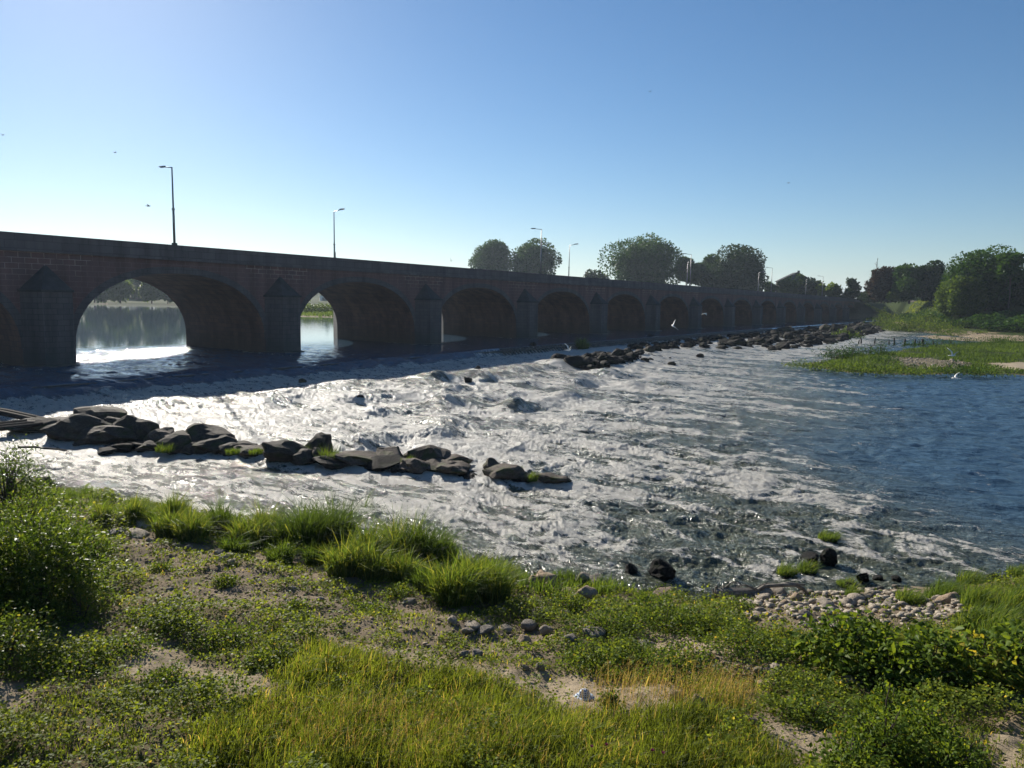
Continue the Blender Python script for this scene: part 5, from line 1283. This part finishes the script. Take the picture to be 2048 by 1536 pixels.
# ------------------------------------------------------------------ driftwood, planks, cap
c = on_ground(1440, 1208); rt = empty('driftwood', (at_z(1475, 1196, .15)[0], at_z(1475, 1196, .15)[1], .12), 0.05)
tag(rt, 'large bleached driftwood stump with forked branches at the left end of the cobbles', 'driftwood')
sc_ = math.hypot(*at_z(1475, 1196, .1)[:2]) / FPX
def L_(u, v): return ((u - 1475) * sc_, 0, -(v - 1196) * sc_ * 1.05)
mb = MB()
mb.tube([(*L_(1432, 1192)[:1], .02, .12), (*L_(1460, 1190)[:1], -.02, .16), (*L_(1500, 1188)[:1], .05, .16), (*L_(1530, 1186)[:1], .02, .12)], [.17, .15, .12, .07], 9)
mb.build('stump', M['drift'], rt)
mb = MB()
for i in range(9):
    q = L_(1428 + i * 4, 1196); mb.tube([(q[0], -.05 + .03 * (i % 3), -.05), (q[0] - .02, -.03, .14), (q[0] - .04 + .02 * (i % 2), .02, .28 + .05 * (i % 3))], [.03, .035, .02], 6)
mb.build('root', M['drift'], rt)
for pts, rad in [([(1505, 1190), (1530, 1175), (1560, 1171), (1590, 1172), (1612, 1184)], [.07, .055, .05, .045, .03]), ([(1560, 1172), (1575, 1169), (1607, 1170)], [.045, .035, .025]), ([(1515, 1182), (1490, 1172), (1470, 1174)], [.035, .02, .012]), ([(1590, 1172), (1606, 1178), (1616, 1190)], [.05, .04, .03]), ([(1462, 1210), (1490, 1190), (1520, 1170), (1560, 1163)], [.02, .018, .014, .008]), ([(1440, 1185), (1462, 1168), (1478, 1166)], [.03, .02, .01])]:
    q = [L_(*a) for a in pts]; mb = MB().tube([(a[0], .05 * math.sin(i * 2.1), a[2] + .04) for i, a in enumerate(q)], rad, 7); mb.smooth_build('branch', M['drift'], rt)
c = on_ground(1330, 1400)
for i, (u, v, L, a, z1, lab) in enumerate([(30,832,4.6,-.25,.25,'long wet timber beam jutting from the left edge over the water'),(20,850,2.8,.5,.55,'broken grey plank leaning left of the boulders'),(85,885,1.9,.25,.12,'thin dark branch floating below the left boulders')]):
    c = at_z(u, v, 1.1); w = [.42, .75, .06][i]
    mb = MB(); hw = [.17, .14, .05][i]
    for q in range([2, 3, 1][i]):
        yo = (q - .5) * hw * 1.7; mb.tube([(-L / 2, yo, 0), (-L / 6, yo + .05, .03), (L / 4, yo - .03, 0), (L / 2 - q * .4, yo + .02, -.05)], [hw, hw * .95, hw * .85, hw * .6], 7)
    o = mb.build('beam' if i == 0 else ('plank' if i == 1 else 'branch'), M['wetwood'])
    o.location = (c[0], c[1], 1.15 if i == 0 else (1.0 if i == 1 else .85)); o.rotation_euler = (.1 if i != 1 else .35, .08 * (i != 1) - .12 * (i == 1), a); tag(o, lab, 'timber' if i < 2 else 'branch')
for u, v, lab in [(1080,1142,'broken grey stick standing among the bank stones'),(1068,1145,'thin reddish dead stem left of the broken stick')]:
    c = on_ground(u, v + 16); h = .42 if 'grey' in lab else .25
    mb = MB().tube([(0, 0, -.05), (.02, 0, h * .6), (-.03, 0, h)], [.045, .035, .015], 6); mb.tube([(.02, 0, h * .4), (.1, 0, h * .6)], [.02, .008], 5)
    o = mb.build('dead_stick', M['drift']); o.location = c; tag(o, lab, 'stick')
for u, v, L, a, lab in [(790,1295,.55,-.3,'dry stick lying on the sandy path'),(1010,1408,.5,.6,'thin fallen twig in the meadow'),(880,1425,.6,.5,'pale broken stalk leaning in the meadow'),(1590,1500,.8,-.9,'dark fallen branch at the lower right')]:
    c = on_ground(u, v); o = MB().tube([(-L / 2, 0, .02), (0, .03, .05), (L / 2, 0, .09)], [.012, .011, .005], 6).build('stick', M['drift']); o.location = c; o.rotation_euler = (0, 0, a); tag(o, lab, 'stick')

# blue and white striped cap dropped on the path
cp = empty('cap', on_ground(1168, 1398), .15); tag(cp, 'small blue and white striped sun cap lying on the sandy path', 'cap')
def mat_stripe():
    k = NT('striped_cloth'); v = k.coords(); w = k.node('ShaderNodeTexWave', bands_direction='X', i={'Scale': 9.0, 'Distortion': .4}); k.link(v, w.inputs[0])
    w2 = k.node('ShaderNodeTexWave', bands_direction='Z', i={'Scale': 11.0, 'Distortion': .4}); k.link(v, w2.inputs[0])
    f = k.math('MAXIMUM', w.outputs['Fac'], w2.outputs['Fac'])
    k.link(k.ramp(f, [(.45, (.015, .05, .16)), (.8, (.55, .62, .68))]), k.b.inputs['Base Color']); k.b.inputs['Roughness'].default_value = .9; return k.m
sm = mat_stripe()
mb = MB(); n = 20; rings = [(1.0, 0.02), (.98, .05), (.85, .10), (.6, .135), (.25, .15), (0.01, .152)]
vs = []; 
for r, z in rings:
    for j in range(n): a = 2 * math.pi * j / n; vs.append((r * .10 * math.cos(a) * (1 + .08 * math.sin(3 * a)), r * .085 * math.sin(a), z + .01 * math.sin(4 * a) * r))
fs = [(i * n + j, i * n + (j + 1) % n, (i + 1) * n + (j + 1) % n, (i + 1) * n + j) for i in range(5) for j in range(n)]
mb.add(vs, fs).smooth_build('crown', sm, cp)
mb = MB(); vs = []; fs = []
for i, (r, z) in enumerate([(1.0, .035), (1.35, .03), (1.75, .0)]):
    for j in range(n): a = 2 * math.pi * j / n; vs.append((r * .10 * math.cos(a), r * .085 * math.sin(a), z + .008 * math.sin(3 * a) + .012))
fs = [(i * n + j, i * n + (j + 1) % n, (i + 1) * n + (j + 1) % n, (i + 1) * n + j) for i in range(2) for j in range(n)]
mb.add(vs, fs).smooth_build('brim', sm, cp)

# ------------------------------------------------------------------ gulls
def gull(loc, span, lift, yaw, bank, pitch, label, mat='white', sweep=.25, standing=False):
    root = empty('gull', loc); root.rotation_euler = (bank, pitch, yaw); tag(root, label, 'gull', 'gulls over the river')
    s = span / 2
    b = MB(); b.tube([(-.52 * s, 0, .01 * s), (-.34 * s, 0, 0), (-.1 * s, 0, -.01 * s), (.15 * s, 0, 0), (.34 * s, 0, .04 * s), (.44 * s, 0, .06 * s), (.50 * s, 0, .055 * s)], [.05 * s, .06 * s, .125 * s, .13 * s, .085 * s, .085 * s, .04 * s], 10)
    # wings grow out of the same body mesh
    for sg in (-1, 1):
        pts = [(0.12, .06, .03, .20), (.10, .38, .03 + lift * .55, .19), (.0, .66, .03 + lift * .75, .14), (-sweep, 1.0, .03 + lift * 1.0, .02)]
        vs = []
        for (x, yv, z, ch) in pts:
            vs += [((x + ch * .5) * s, sg * yv * s, z * s), ((x) * s, sg * yv * s, (z + .025) * s), ((x - ch) * s, sg * yv * s, z * s - .01 * s), ((x) * s, sg * yv * s, (z - .015) * s)]
        fs = [(4 * i + j, 4 * i + (j + 1) % 4, 4 * i + 4 + (j + 1) % 4, 4 * i + 4 + j) for i in range(3) for j in range(4)] + [(12, 13, 14, 15), (0, 1, 2, 3)]
        b.add(vs, fs)
    tl = [(-.45, .03), (-.72, .13), (-.68, 0), (-.72, -.13), (-.45, -.03)]
    b.prism([(x * s, y * s) for x, y in tl], -.012 * s, .012 * s)
    b.smooth_build('body', M[mat], root)
    MB().tube([(.49 * s, 0, .055 * s), (.62 * s, 0, .04 * s)], [.022 * s, .006 * s], 6).build('beak', M['beak'], root)
    return root
def pxp(u, v, d): return tuple(at_d(u, v, d))
gull(pxp(1346,652,70),1.15,.55,1.9,1.1,-.3,'bright white gull banking steeply in front of the sixth pier')
gull(pxp(1410,627,100),1.1,-.35,.4,.1,0,'small gull with drooped wings in front of the bridge, right of the banking one')
gull(pxp(1137,700,75),1.2,.9,.5,.15,0,'pale gull with one wing raised over the rock belt by the weir')
gull(pxp(1905,711,62),1.0,.85,.3,.2,0,'gull with raised wings in front of the green island')
gull(pxp(1911,757,50),.85,.55,2.2,-.3,.1,'white gull with dark wingtips just below the island')
gull(pxp(296,412,90),.95,.35,.5,.1,0,'tiny gull in the sky left of the nearest lamp','grey' and 'greysil')
gull(pxp(230,305,170),1.1,.3,.9,.1,0,'speck of a gull high at upper left','greysil')
gull(pxp(6,270,150),1.1,.35,-.5,.1,0,'speck of a gull at the left edge of the sky','greysil')
gull(pxp(1300,183,190),1.2,.3,.7,.1,0,'lone dark speck of a gull high in the blue sky','dark')
gull(pxp(1577,366,190),1.1,.3,.2,.1,0,'dark speck of a gull above the far trees','dark')
gull(pxp(902,522,150),1.0,.9,1.2,.6,0,'speck of a gull just left of the twin trees','dark')
gull(pxp(1955,668,215),1.3,.5,.3,.0,0,'dark bird taking off from the far sandbar','dark')

# ------------------------------------------------------------------ air
def haze():
    o = MB().box(-6400, 6400, -6400, 6400, -6, 130).build('haze', None)
    m = bpy.data.materials.new('haze_air'); m.use_nodes = True; n = m.node_tree.nodes; n.remove(n['Principled BSDF'])
    v = n.new('ShaderNodeVolumePrincipled'); v.inputs['Color'].default_value = (.70, .84, 1.0, 1); v.inputs['Density'].default_value = HAZE_D; v.inputs['Anisotropy'].default_value = .35
    m.node_tree.links.new(v.outputs[0], n['Material Output'].inputs['Volume'])
    o.data.materials.append(m); tag(o, kind='stuff')
HAZE_D = .00013
haze()
scene.cycles.volume_max_steps = 64
scene.cycles.volume_bounces = 0
